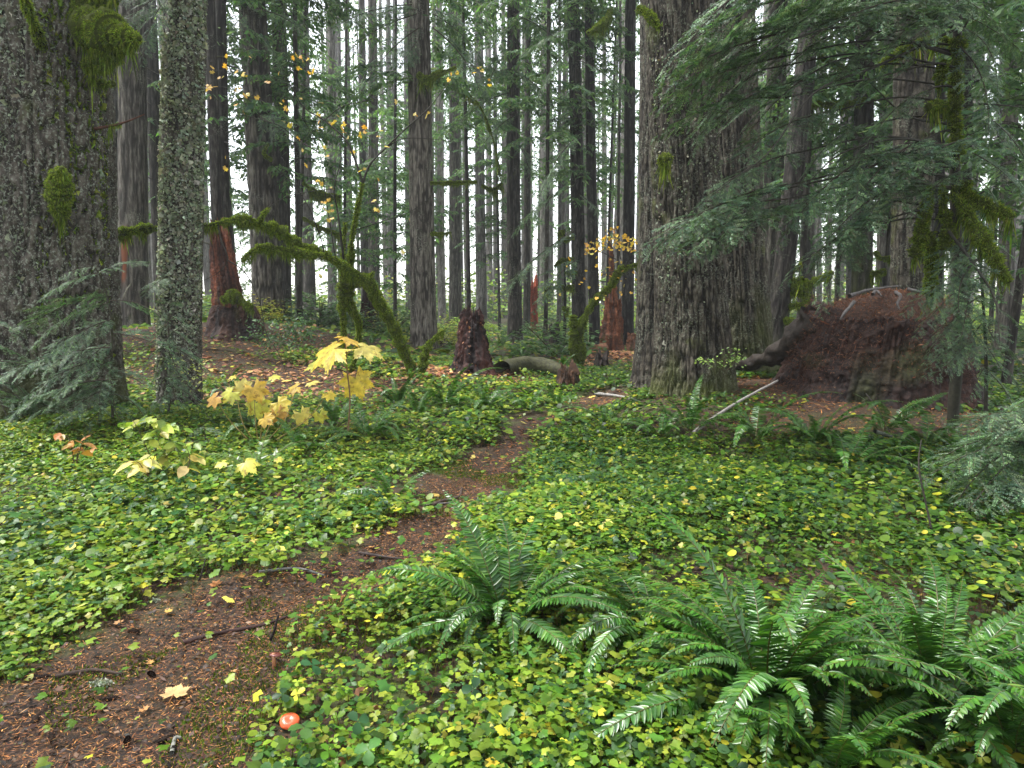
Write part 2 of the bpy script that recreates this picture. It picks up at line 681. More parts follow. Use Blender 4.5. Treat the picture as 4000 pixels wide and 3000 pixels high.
def t_oval(k=5, w=.28):
    t = np.linspace(0, 1, k)
    hw = w * np.sin(pi * t ** .85) ** .8
    up = np.stack([t, hw, .12 * hw - .25 * t ** 2], -1)
    md = np.stack([t, 0 * t, -.04 * np.sin(pi * t) - .25 * t ** 2], -1)
    dn = np.stack([t, -hw, .12 * hw - .25 * t ** 2], -1)
    v = np.concatenate([up, md, dn])
    f = []
    for i in range(k - 1):
        f += [[i, i + 1, k + i + 1, k + i], [k + i, k + i + 1, 2 * k + i + 1, 2 * k + i]]
    return v, np.array(f)


T_HEART, T_HEART_S = t_heart(12), t_heart(7)
T_TRI = t_tri()
T_LOB, T_LOB_S = t_lobed(5, .24, .10, sub=3), t_lobed(3, .3, 0, sub=2)
T_OVAL = t_oval()
T_MAPLE = t_lobed(7, .36, .12, 2.4, 3)
T_MAPLE_BIG = t_lobed(7, .34, .10, 2.5, 6, droop=.42)
T_DIAM = (np.array([[0, 0, 0], [.45, .5, 0], [1, 0, 0], [.45, -.5, 0]]), np.array([[0, 1, 2, 3]]))
T_QUADL = (np.array([[-.5, -.5, 0], [.5, -.45, .08], [.5, .5, -.05], [-.45, .5, .1]]), np.array([[0, 1, 2, 3]]))


def rand_dir_h(n, r=None):
    a = (r or rng).uniform(0, 2 * pi, n)
    return np.stack([np.cos(a), np.sin(a), np.zeros(n)], -1)


MOUNDS = ((-3.1, 11.2, 1.7, 1.3), (-6.6, 15.0, 3.0, 2.2), (-5.0, 12.2, 1.8, 1.3), (-.9, 12.4, 1.3, .9), (4.0, 9.6, 1.9, 1.15), (2.9, 16.2, 1.7, 1.2), (4.4, 7.9, 1.9, .9))


def cover_density(x, y):
    pd = path_d(x, y) + .20 * fbm(x * 1.7, y * 1.7, 0, 8, 4)
    d = np.clip(pd / .38 + .16, .035, 1) ** 1.3
    for cx, cy, sx, sy in MOUNDS:
        q = ((x - cx) / sx) ** 2 + ((y - cy) / sy) ** 2 + .5 * fbm(x, y, 0, 31, 2)
        d = d * np.clip((q - .55) / .6, 0.04, 1)
    patch = np.clip(.88 + .85 * fbm(x * 1.1, y * 1.1, 0, 44, 4), .22, 1)
    # thinner under the dark hemlock, right side
    patch = patch * (1 - .35 * np.clip((x - .8) / 2, 0, 1) * np.clip(1 - np.abs(y - 4.5) / 4, 0, 1))
    for mx, my in (flat(290, 738), flat(274, 682)):      # the mushrooms push the leaves aside
        d = d * np.clip((np.hypot(x - mx, y - my) - .07) / .03, 0, 1)
    return d * patch


def pal(n, cols, wts, jit=.22, r=None):
    r = r or rng
    cols = np.asarray(cols, float)
    k = r.choice(len(cols), n, p=np.asarray(wts, float) / sum(wts))
    c = cols[k] * np.exp(r.normal(0, jit, (n, 1))) * np.exp(r.normal(0, .06, (n, 3)))
    return c


GREENS = [(.085, .17, .016), (.055, .13, .016), (.14, .21, .02), (.22, .27, .03), (.03, .08, .018), (.38, .36, .03), (.46, .42, .10), (.045, .11, .035)]


def scatter(n, y0, y1, power=1.0):
    """random ground points in the wedge the camera (and a step aside of it) can see"""
    yy = (rng.uniform(y0 ** power, y1 ** power, n)) ** (1 / power)
    xx = rng.uniform(-1, 1, n) * (yy * .92 + 1.1)
    return xx, yy


def build_cover():
    mb = MB()
    for (n, y0, y1, sz, near) in ((74000, 1.2, 3.4, .029, 2), (48000, 1.2, 4.2, .014, 2), (185000, 3.4, 7.5, .034, 1), (120000, 7.5, 15, .058, 0), (50000, 15, 42, .15, 0)):
        x, y = scatter(n, y0, y1, 2.0)
        keep = rng.uniform(0, 1, n) < cover_density(x, y)
        x, y = x[keep], y[keep]
        n = len(x)
        lush = fbm(x * .9, y * .9, 0, 61, 2)
        z = hgt(x, y) + (rng.uniform(.015, .10, n) + .07 * np.clip(lush, -.2, 1)) * (.35 if sz < .02 else 1)
        pos = np.stack([x, y, z], -1)
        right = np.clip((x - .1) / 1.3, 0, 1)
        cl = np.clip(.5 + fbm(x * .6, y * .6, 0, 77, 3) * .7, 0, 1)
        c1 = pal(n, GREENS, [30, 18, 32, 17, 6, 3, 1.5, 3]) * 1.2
        c2 = pal(n, GREENS, [30, 34, 10, 4, 20, 2, .6, 8]) * .78  # darker set, mostly to the right: hemlock shade put into the leaf colour
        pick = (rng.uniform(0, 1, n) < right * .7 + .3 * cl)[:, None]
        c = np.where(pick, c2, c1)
        tilt = rng.normal(0, .42, (n, 2))
        Z = np.stack([tilt[:, 0], tilt[:, 1] - .16, np.ones(n)], -1)
        X = rand_dir_h(n)
        s = np.minimum(sz * np.exp(rng.normal(0, .34, n)) * (1 + .3 * fbm(x * .5, y * .5, 0, 99, 2)), sz * 1.7)
        kind = np.clip(.5 + .8 * fbm(x * .7 + 9, y * .7, 0, 91, 2) - .35 * right + rng.normal(0, .28, n), 0, 1)
        if near:
            sel = kind < .42
            stamp(mb, *T_HEART, pos[sel], X[sel], Z[sel], s[sel] * 1.05, c=c[sel])
            s2 = (kind >= .42) & (kind < .72)
            stamp(mb, *T_TRI, pos[s2], X[s2], Z[s2], s[s2] * 1.35, c=c[s2])
            s3 = kind >= .72
            stamp(mb, *T_LOB, pos[s3], X[s3], Z[s3], s[s3] * 1.5, c=c[s3])
            # leaf stalks
            m = (rng.uniform(0, 1, n) < .6)
            pz = pos[m]
            base = pz.copy()
            base[:, :2] += rng.normal(0, .02, (m.sum(), 2))
            base[:, 2] = hgt(base[:, 0], base[:, 1]) - .005
            d = pz - base
            stamp(mb, T_DIAM[0], T_DIAM[1], base, d, rand_dir_h(m.sum()), np.linalg.norm(d, axis=1), np.full(m.sum(), .004), c=pal(m.sum(), [(.10, .13, .03), (.16, .10, .04)], [1, 1]))
        else:
            sel = kind < .5
            stamp(mb, *T_HEART_S, pos[sel], X[sel], Z[sel], s[sel] * 1.0, c=c[sel])
            s2 = ~sel
            stamp(mb, *T_LOB_S, pos[s2], X[s2], Z[s2], s[s2] * 1.2, c=c[s2])
    # taller dark bramble-like leaves, and withered ones, in loose patches
    for n, cols, wts, sz, tm, hh, thr in ((9000, [(.030, .085, .030), (.045, .11, .030), (.06, .14, .03)], [3, 3, 2], .062, T_TRI, .13, .28),
                                          (5000, [(.05, .13, .03), (.09, .18, .03), (.16, .24, .04)], [3, 3, 2], .060, T_LOB, .12, .30),
                                          (2600, [(.24, .12, .05), (.14, .07, .035), (.34, .22, .08)], [3, 3, 1], .045, T_LOB, .05, -.2)):
        x, y = scatter(n, 1.8, 9, 1.5)
        k = (rng.uniform(0, 1, n) < cover_density(x, y)) & (fbm(x * .8 + 5 * thr, y * .8, 0, 171, 3) > thr)
        x, y = x[k], y[k]
        n = len(x)
        pos = np.stack([x, y, hgt(x, y) + rng.uniform(.4, 1, n) * hh], -1)
        Z = np.stack([rng.normal(0, .35, n), rng.normal(-.2, .35, n), np.ones(n)], -1)
        sc_ = sz * np.exp(rng.normal(0, .25, n))
        stamp(mb, *tm, pos, rand_dir_h(n), Z, sc_ * 1.2, c=pal(n, cols, wts, .18))
        base = pos.copy()
        base[:, 2] -= hh
        stamp(mb, *T_DIAM, base, pos - base, rand_dir_h(n), np.linalg.norm(pos - base, axis=1), np.full(n, .004), c=(.09, .08, .03))
    o = mb.obj("ground_cover", M_LEAF)
    tag(o, "carpet of small round and lobed green leaves covering the forest floor on both sides of the path", "ground cover", kind="stuff")


build_cover()


def build_litter():
    # conifer needles and bark crumbs on path and mounds
    mb = MB()
    def put(x, y, n, ln, wd, cols, wts, lift=.012):
        z = hgt(x, y) + .004 + rng.uniform(0, lift, n)
        pos = np.stack([x, y, z], -1)
        X = rand_dir_h(n)
        X[:, 2] = rng.normal(0, .18, n)
        Z = np.stack([rng.normal(0, .4, n), rng.normal(0, .4, n), np.ones(n)], -1)
        stamp(mb, *T_DIAM, pos, X, Z, ln * np.exp(rng.normal(0, .35, n)), wd * np.exp(rng.normal(0, .25, n)), c=pal(n, cols, wts, .3))
    NEED = [(.40, .17, .05), (.26, .10, .035), (.55, .27, .09), (.13, .055, .025), (.05, .03, .02), (.16, .17, .03)]
    x, y = scatter(330000, 1.2, 6, 1.6)
    k = path_d(x, y) + .10 * rng.normal(0, 1, len(x)) < .10
    x, y = x[k], y[k]
    put(x, y, len(x), .019, .0028, NEED, [30, 26, 13, 18, 12, 4])
    x, y = x[:4500], y[:4500]
    put(x, y, len(x), .022, .014, [(.05, .028, .018), (.10, .05, .03), (.02, .014, .01), (.16, .10, .06)], [4, 3, 3, 1], .015)
    x, y = scatter(130000, 6, 16, 1.5)
    q = np.full(len(x), 9.0)
    for cx, cy, sx, sy in MOUNDS:
        q = np.minimum(q, ((x - cx) / sx) ** 2 + ((y - cy) / sy) ** 2)
    k = (path_d(x, y) < .05) | (q < 1.2)
    x, y = x[k], y[k]
    put(x, y, len(x), .05, .010, NEED, [20, 30, 6, 30, 20, 2], .03)
    tag(mb.obj("needle_litter", M_DRY), "orange brown carpet of fallen conifer needles on the path and mounds", "needle litter", kind="stuff")
    # low moss cushions along the path's edges
    mb = MB()
    x, y = scatter(420000, 1.2, 7, 1.7)
    pd = path_d(x, y)
    k = (pd > -.30) & (pd < .45) & (fbm(x * 1.9, y * 1.9, 0, 52, 3) > .22)
    x, y = x[k], y[k]
    n = len(x)
    pos = np.stack([x, y, hgt(x, y)], -1)
    X = np.stack([rng.normal(0, .5, n), rng.normal(0, .5, n), np.ones(n)], -1)
    stamp(mb, *T_DIAM, pos, X, rng.normal(0, 1, (n, 3)), .020 * np.exp(rng.normal(0, .3, n)), .006, c=pal(n, [(.11, .16, .02), (.07, .11, .015), (.16, .20, .03)], [3, 3, 2], .2))
    tag(mb.obj("moss_carpet", M_MOSS), "low yellowish moss cushions along the edges of the path", "moss", kind="stuff")
    # fallen maple leaves, mid distance
    mb = MB()
    def leaves(cx, cy, sx, sy, n, sz, cols, wts):
        x = cx + rng.normal(0, sx * .5, n)
        y = cy + rng.normal(0, sy * .5, n)
        k = path_d(x, y) > -.2
        x, y = x[k], y[k]
        n = len(x)
        pos = np.stack([x, y, hgt(x, y) + rng.uniform(.015, .04, n)], -1)
        Z = np.stack([rng.normal(0, .35, n), rng.normal(-.15, .35, n), np.ones(n)], -1)
        stamp(mb, *T_LOB, pos, rand_dir_h(n), Z, sz * np.exp(rng.normal(0, .3, n)), c=pal(n, cols, wts))
    FALL = [(.50, .24, .12), (.42, .20, .10), (.55, .38, .14), (.25, .12, .07), (.6, .45, .12)]
    leaves(-5.6, 14.0, 5.5, 5.0, 900, .11, FALL, [4, 3, 2, 3, 1])
    leaves(-3.2, 11.0, 3.0, 2.8, 1000, .09, FALL, [4, 3, 2, 3, 1])
    leaves(-1.0, 12.3, 1.9, 1.5, 620, .10, FALL, [5, 3, 3, 2, 1])
    leaves(2.9, 16.0, 2.4, 1.9, 850, .12, FALL, [6, 3, 2, 1, 0])
    leaves(-9, 24, 8, 12, 900, .22, FALL, [2, 2, 4, 1, 2])
    leaves(0, 26, 16, 14, 900, .16, [(.6, .5, .12), (.5, .3, .12)], [2, 1])
    leaves(0, 5, 8, 8, 420, .06, [(.6, .5, .1), (.5, .28, .08), (.3, .14, .06)], [3, 2, 1])
    tag(mb.obj("fallen_leaves", M_DRY), "dry tan and yellow maple leaves strewn over the mounds and undergrowth", "fallen leaves", kind="stuff")


build_litter()


# ------------------------------------------------------------------ hemlock boughs
def children(O, D, Nn, L, spacing, ang, lenf, rs, jit=.12, t0=.08, droop=0.0, both=True, lmin=.01):
    """side shoots of every segment; lenf(t) scales with position along the parent"""
    cnt = np.maximum(1, (L * (1 - t0) / spacing).astype(int))
    idx = np.repeat(np.arange(len(L)), cnt)
    k = np.arange(len(idx)) - np.repeat(np.cumsum(cnt) - cnt, cnt)
    t = t0 + (k + rs.uniform(.2, .8, len(k))) / cnt[idx] * (1 - t0)
    o = O[idx] + D[idx] * (L[idx] * t)[:, None]
    sgn = np.where((k % 2) == 0, 1.0, -1.0) if both else np.ones(len(k))
    side = np.cross(Nn[idx], D[idx]) * sgn[:, None]
    a = ang + rs.normal(0, jit, len(k))
    d = D[idx] * np.cos(a)[:, None] + side * np.sin(a)[:, None] + rs.normal(0, jit * .5, (len(k), 3))
    d[:, 2] -= droop
    d = nrm(d)
    l = lenf(t, idx) * np.exp(rs.normal(0, .15, len(k)))
    n = nrm(Nn[idx] + rs.normal(0, .25, (len(k), 3)))
    return o, d, n, np.maximum(l, lmin)


def chain(O, D, Nn, L, parts, bend, rs, jit=.06):
    """cut each shoot into pieces that bend downwards; returns all pieces with their position along the shoot"""
    o, d, out = O.copy(), D.copy(), []
    for i in range(parts):
        l = L / parts
        out.append((o.copy(), d.copy(), Nn.copy(), l, np.full(len(L), i / parts)))
        o = o + d * l[:, None]
        d = nrm(d + np.array([0, 0, -bend]) + rs.normal(0, jit, d.shape))
    return [np.concatenate([q[j] for q in out]) for j in range(5)]


HEM = [(.052, .095, .052), (.034, .068, .040), (.08, .125, .058), (.10, .145, .090), (.058, .115, .042)]


def bough_mesh(seed, L=1.6, fine=True, droop=.18, name="bough", wide=.42, tint=1.0):
    rs = np.random.default_rng(seed)
    mb = MB()
    n = 12
    t = np.linspace(0, 1, n)
    wob = .05 * L * np.sin(t * 3 + rs.uniform(0, 6)) * t
    P = np.stack([L * t, wob, .06 * L * np.sin(t * 2.2) - droop * L * t ** 2], -1)
    add_tube(mb, P, (.010 * L / 1.6) * (1 - t) + .002, 5, (.045, .033, .024), 1)
    O, D = P[:-1], np.diff(P, axis=0)
    Ls = np.linalg.norm(D, axis=1)
    D = D / Ls[:, None]
    Nn = np.tile([0, 0, 1.0], (len(O), 1))
    tt = t[:-1]
    f2 = lambda q, idx: L * wide * np.minimum(1, .35 + (tt[idx] + q / n) * 3) * (1.02 - np.clip(tt[idx] + q / n, 0, 1)) ** .75
    sp = .045 if fine else .10
    o, d, nn, l = children(O, D, Nn, Ls, sp, R(52), f2, rs, .14, 0, .06)
    keep = rs.uniform(0, 1, len(l)) > .12
    o, d, nn, l = o[keep], d[keep], nn[keep], l[keep]
    o, d, nn, l, pt = chain(o, d, nn, l, 3, .16, rs)
    for a, b, c_, s in zip(o, d, l, pt):
        pass
    # twig wood
    stamp(mb, *T_DIAM, o, d, nn, l * 1.1, .006 if fine else .012, c=(.06, .04, .025), mi=1)
    f3 = lambda q, idx: (.115 if fine else .17) * (L / 1.6) ** .5 * np.minimum(1.0, (1.15 - (pt[idx] + q / 3)) * 1.3) * np.clip(l[idx] * 3 / .25, .35, 1)
    o3, d3, n3, l3 = children(o, d, nn, l, .030 if fine else .055, R(48), f3, rs, .16, 0, .12)
    if fine:
        # needles on shoots and on the twig ends
        oo, dd, n4, ll = np.concatenate([o3, o]), np.concatenate([d3, d]), np.concatenate([n3, nn]), np.concatenate([l3, l])
        cs = pal(len(ll), HEM, [5, 4, 3, 2, 2], .32, rs) * tint * 1.6
        cnt = np.maximum(1, (ll / .0075).astype(int))
        rep = np.repeat(np.arange(len(ll)), cnt)
        o5, d5, n5, l5 = children(oo, dd, n4, ll, .0075, R(62), lambda q, i: .019 * (1.15 - .5 * q), rs, .14, 0, 0)
        rep = np.repeat(np.arange(len(ll)), np.maximum(1, (ll / .0075).astype(int)))
        stamp(mb, *T_DIAM, o5, d5, n5, l5, .012, c=cs[rep][:len(o5)])
    else:
        cs = pal(len(l3), HEM, [5, 4, 3, 2, 2], .2, rs) * tint
        stamp(mb, *T_DIAM, o3, d3, n3, l3, l3 * .34, c=cs)
    return mb.mesh(name, [M_NEEDLE if fine else M_FARN, M_TWIG], smooth=False)


BOUGH = [bough_mesh(100 + i, 1.6, True, .12 + .07 * i) for i in range(4)]
BOUGH_S = [bough_mesh(120 + i, .8, True, .25, wide=.5) for i in range(2)]


def frame(base, tip, roll=0.0):
    """matrix with local x from base to tip, z as upward as can be, rolled about x"""
    b, t_ = Vector(base), Vector(tip)
    x = (t_ - b).normalized()
    z = Vector((0, 0, 1)) - x * x.z
    if z.length < 1e-3:
        z = Vector((0, 1, 0))
    z.normalize()
    y = z.cross(x)
    m = Matrix((x, y, z)).transposed().to_4x4()
    return Matrix.Translation(b) @ m @ Matrix.Rotation(roll, 4, 'X')


def put_bough(parent, base, tip, roll=0.0, data=None, L0=1.6, name="bough", fat=1.0):
    d = random.choice(BOUGH) if data is None else data
    L = (Vector(tip) - Vector(base)).length
    roll = max(-.42, min(.42, roll))
    o = link(name, d, parent)
    s = L / L0
    m = frame(base, tip, roll) @ Matrix.Diagonal((s, s * fat, s, 1))
    o.matrix_parent_inverse = Matrix()
    o.matrix_local = Matrix.Translation(-parent.location) @ m
    return o


# coarse crowns for the middle distance and beyond
def crown_mesh(seed, z0, z1, rmax, nb, dens=1.0, leaf=1.0, tint=1.0, cone=False, spr=.075):
    rs = np.random.default_rng(seed)
    mb = MB()
    zb = rs.uniform(0, 1, nb) ** (1.0 if not cone else 1.15)
    az = rs.uniform(0, 2 * pi, nb)
    if cone:
        L = rmax * (1.05 - zb) * rs.uniform(.7, 1.1, nb)
    else:
        L = rmax * rs.uniform(.45, 1.0, nb) * (.75 + .25 * np.sin(pi * np.clip(zb, 0, 1)))
    h = z0 + zb * (z1 - z0)
    D = np.stack([np.cos(az), np.sin(az), rs.normal(.08, .12, nb)], -1)
    D = nrm(D)
    O = np.stack([0 * h, 0 * h, h], -1)
    Nn = nrm(np.stack([-D[:, 0] * D[:, 2], -D[:, 1] * D[:, 2], np.ones(nb)], -1))
    o, d, nn, l, pt = chain(O, D, Nn, L, 5, .13, rs, .05)
    Lx = np.tile(L, 5)
    stamp(mb, *T_DIAM, o, d, nn, l * 1.15, .035 * np.sqrt(Lx / 2) * (1.1 - pt), c=(.05, .042, .032), mi=1)
    stamp(mb, *T_DIAM, o, d, np.cross(d, nn), l * 1.15, .03 * np.sqrt(Lx / 2) * (1.1 - pt), c=(.05, .042, .032), mi=1)
    f2 = lambda q, i: .36 * Lx[i] * np.clip((pt[i] + q / 5) * 2.6, .12, 1) * (1.12 - (pt[i] + q / 5)) ** .8
    o2, d2, n2, l2 = children(o, d, nn, l, spr / dens, R(55), f2, rs, .16, 0, .12)
    k = rs.uniform(0, 1, len(l2)) > .15
    o2, d2, n2, l2 = o2[k], d2[k], n2[k], l2[k]
    o2, d2, n2, l2, p2 = chain(o2, d2, n2, l2, 2, .28, rs)
    f3 = lambda q, i: leaf * .15 * np.exp(rs.normal(0, .25, len(i)))
    o3, d3, n3, l3 = children(o2, d2, n2, l2, .045 * leaf / dens, R(46), f3, rs, .25, 0, .30)
    n3 = nrm(n3 + rs.normal(0, .3, n3.shape))
    shade = pal(len(l3), HEM, [5, 3, 4, 2, 4], .22, rs) * tint
    stamp(mb, *T_DIAM, o3, d3, n3, l3, l3 * .36, c=shade)
    return mb


def crown_data(name, *a, **k):
    return crown_mesh(*a, **k).mesh(name, [M_FARN, M_TWIG], smooth=False)


CROWN = [crown_data("crown", 200 + i, z0, z1, r_, nb, tint=1.7) for i, (z0, z1, r_, nb) in enumerate(
    ((6.0, 20, 2.7, 44), (4.0, 18, 2.4, 38), (8.0, 22, 2.9, 46), (10.0, 22, 3.0, 42), (5.0, 16, 2.2, 34)))]
CROWN_FAR = [crown_data("crown", 230 + i, z0, z1, r_, nb, dens=.62, leaf=1.6, tint=1.8) for i, (z0, z1, r_, nb) in enumerate(
    ((8.0, 24, 2.6, 34), (13.0, 28, 3.0, 38), (5.0, 20, 2.2, 30)))]
YOUNG = [crown_data("crown", 250 + i, .25, z1, r_, nb, cone=True, tint=1.8, dens=1.0, leaf=.9) for i, (z1, r_, nb) in enumerate(
    ((3.6, 1.3, 50), (2.4, 1.1, 36), (5.5, 1.7, 60)))]


# ------------------------------------------------------------------ trunks
def trunk_mesh(r0, Ht, top, seed, seg=40, dz=.10, fine_to=6.0, furrow=.05, flare=.35, fl_h=.5, fth=7, fz=1.6, moss_h=.0, scar=None, taper=.55, stubs=0, crook=.02):
    """tapered trunk: top = xy offset of the axis at height Ht; returns MB with col r = bark tone, lower in furrows, g = moss, b = bare red wood"""
    rs = np.random.default_rng(seed)
    z = np.concatenate([np.arange(-.25, fine_to, dz), np.linspace(fine_to, Ht, max(4, int((Ht - fine_to) / max(dz * 4, .5))))])
    a = np.arange(seg) * 2 * pi / seg
    Z, A = np.meshgrid(z, a, indexing='ij')
    ux, uy = np.cos(A), np.sin(A)
    rad = r0 * (1 - taper * np.clip(Z / Ht, 0, 1) ** 1.1)
    lob = .5 + .5 * np.cos(A * 5 + seed) * .6 + .35 * np.cos(A * 3 + seed * 2)
    rad = rad * (1 + flare * np.exp(-np.clip(Z + .1, 0, 99) / fl_h) * (.6 + .5 * lob))
    # vertical furrows: ridged noise stretched along the stem, wandering with height
    q = fth * r0 * 2
    wx = .35 * vnoise(ux * 1.2 * q, uy * 1.2 * q, Z * fz * .8, seed + 5)
    n1 = vnoise(ux * q + wx, uy * q - wx, Z * fz, seed)
    n2 = vnoise(ux * q * 2.1 + wx, uy * q * 2.1, Z * fz * 2.4, seed + 2)
    n3 = vnoise(ux * q * 4.5, uy * q * 4.5, Z * fz * 6, seed + 3)
    ridge = 1 - np.abs(n1) * 2.2
    ridge2 = 1 - np.abs(n2) * 2.2
    g = np.clip(.62 * ridge + .38 * ridge2, -1, 1)
    depth = -np.clip(g, 0, 1) ** 1.5
    rad = rad * (1 + furrow * depth * 1.6 + furrow * .5 * n3 + .02 * vnoise(ux * 2, uy * 2, Z * .7, seed + 9))
    cx = top[0] * Z / Ht + crook * np.sin(Z * .35 + seed)
    cy = top[1] * Z / Ht + crook * np.cos(Z * .27 + seed * 2)
    v = np.stack([cx + rad * ux, cy + rad * uy, Z], -1)
    furrow_tone = np.clip(1.05 + depth * 2.0 - .25 * np.abs(n3), .0, 1)
    ms = np.clip((moss_h - Z) / max(moss_h, .01) + .5 * vnoise(ux * 3, uy * 3, Z * 3, seed + 4), 0, 1) * (.8 if moss_h else 0)
    rd = np.zeros_like(Z)
    if scar:
        sa, za, zb, sw = scar
        dA = np.abs((A - sa + pi) % (2 * pi) - pi) + .12 * vnoise(ux * 4, uy * 4, Z * 3, seed + 6)
        rd = np.clip((sw - dA) / .08, 0, 1) * np.clip((Z - za) / .15, 0, 1) * np.clip((zb - Z) / .3, 0, 1)
    i, j = np.meshgrid(np.arange(len(z) - 1), np.arange(seg), indexing='ij')
    f = np.stack([i * seg + j, i * seg + (j + 1) % seg, (i + 1) * seg + (j + 1) % seg, (i + 1) * seg + j], -1).reshape(-1, 4)
    mb = MB()
    mb.add(v.reshape(-1, 3), f, np.stack([furrow_tone, ms, rd], -1).reshape(-1, 3))
    for k in range(stubs):
        zz = rs.uniform(1.2, 13)
        aa = rs.uniform(0, 2 * pi)
        rr = r0 * (1 - taper * zz / Ht)
        L = rs.uniform(.08, .5) if rs.uniform() < .7 else rs.uniform(.5, 1.4)
        p0 = np.array([top[0] * zz / Ht + rr * .8 * math.cos(aa), top[1] * zz / Ht + rr * .8 * math.sin(aa), zz])
        dr = np.array([math.cos(aa), math.sin(aa), rs.uniform(-.35, .25)])
        pts = [p0, p0 + dr * L * .6, p0 + dr * L + np.array([0, 0, rs.uniform(-.15, .08) * L])]
        add_tube(mb, spline(pts, 5), [.022, .018, .013, .009, .005], 4, (.9, .25 if rs.uniform() < .5 else 0, 0))
    return mb


def P2(dx, dy, Y):
    """pixel in the 2212 px wide viewing copy -> point at depth Y"""
    k = 1024 / 2212
    return at(dx * k, dy * k, Y)


MOSSC = [(.17, .25, .025), (.11, .17, .018), (.26, .33, .04), (.20, .23, .04), (.06, .09, .012)]
LICHC = [(.30, .34, .25), (.22, .26, .18), (.38, .40, .32), (.14, .16, .10), (.26, .24, .19)]


def moss_mesh(pts, rad, hang=.05, dens=1.0, seed=0, n=60, blade=.028, core=(.06, .075, .014), shag=.5):
    """moss-grown limb: rough core tube, a pelt of short blades, tufts hanging below"""
    rs = np.random.default_rng(seed)
    C = spline(pts, n)
    rad = np.interp(np.linspace(0, 1, n), np.linspace(0, 1, len(rad)), rad)
    lump = 1 + shag * fbm(np.arange(n) * .35, seed, 0, seed, 3)
    rr = rad * np.clip(lump, .55, 1.9)
    mb = MB()
    add_tube(mb, C, rr * .92, 10, core, 0, rough=.25, seed=seed, fr=14)
    seglen = np.linalg.norm(np.diff(C, axis=0), axis=1)
    area = (seglen * 2 * pi * rr[:-1])
    m = int(dens * area.sum() * 19000)
    i = rs.choice(n - 1, m, p=area / area.sum())
    f = rs.uniform(0, 1, m)
    p = C[i] + (C[i + 1] - C[i]) * f[:, None]
    T = nrm(C[i + 1] - C[i])
    up = np.tile([0, 0, 1.0], (m, 1))
    X = nrm(np.cross(T, up) + 1e-6)
    Y = np.cross(X, T)
    a = rs.uniform(0, 2 * pi, m)
    out = X * np.cos(a)[:, None] + Y * np.sin(a)[:, None]
    p = p + out * (rr[i] * .85)[:, None]
    d = out + rs.normal(0, .45, (m, 3)) + np.array([0, 0, -.25])
    low = np.clip(-out[:, 2], 0, 1)
    L = blade * np.exp(rs.normal(0, .3, m)) * (.8 + 5 * hang * low)
    d[:, 2] -= low * 1.2 * (hang > .02)
    c = pal(m, MOSSC, [5, 3, 3, 2, 2], .25, rs)
    stamp(mb, *T_DIAM, p, d, rs.normal(0, 1, (m, 3)), L, np.full(m, .0045) + .08 * L, c=c)
    if hang > .02:
        k = int(seglen.sum() * 800 * dens)
        i = rs.choice(n - 1, k)
        g = np.clip(.5 + .8 * vnoise(i * .21, seed, 0, seed + 3), 0, 1)
        p = C[i] - np.array([0, 0, 1]) * (rr[i] * .7)[:, None] + rs.normal(0, .3, (k, 3)) * rr[i][:, None]
        Lh = hang * g * np.exp(rs.normal(0, .4, k)) * 2.0
        dd = np.tile([0, 0, -1.0], (k, 1)) + rs.normal(0, .18, (k, 3))
        stamp(mb, *T_DIAM, p, dd, rs.normal(0, 1, (k, 3)), Lh, .004 + .035 * Lh, c=pal(k, MOSSC, [4, 4, 1, 3, 2], .25, rs) * .85)
    return mb


def moss_part(parent, name, pts, rad, label=None, **k):
    loc = np.array(parent.location) if parent is not None else np.zeros(3)
    mb = moss_mesh([np.array(tuple(p)) - loc for p in pts], rad, **k)
    o = mb.obj(name, M_MOSS, parent, smooth=False)
    if label:
        o["label"] = label
    return o


def flakes(parent, r_at, zr, n, size, seed, cols, wts, mask=None, name="lichen", half=True, ctr=None):
    """small curled lichen flakes lying on a trunk"""
    rs = np.random.default_rng(seed)
    z = rs.uniform(zr[0], zr[1], n)
    a = rs.uniform(pi, 2 * pi, n) if half else rs.uniform(0, 2 * pi, n)
    if mask is not None:
        k = mask(a, z, rs)
        z, a = z[k], a[k]
        n = len(z)
    cx, cy, r = r_at(z, a)
    pos = np.stack([cx + r * np.cos(a), cy + r * np.sin(a), z], -1)
    nn = np.stack([np.cos(a), np.sin(a), np.zeros(n)], -1) + rs.normal(0, .55, (n, 3))
    X = rs.normal(0, 1, (n, 3))
    X[:, 2] = X[:, 2] * .8 - .3
    s = size * np.exp(rs.normal(0, .45, n))
    mb = MB()
    stamp(mb, *T_QUADL, pos, X, nn, s, s * .8, s, c=pal(n, cols, wts, .22, rs))
    o = mb.obj(name, M_LICH, parent, smooth=False)
    return o


TREES = []


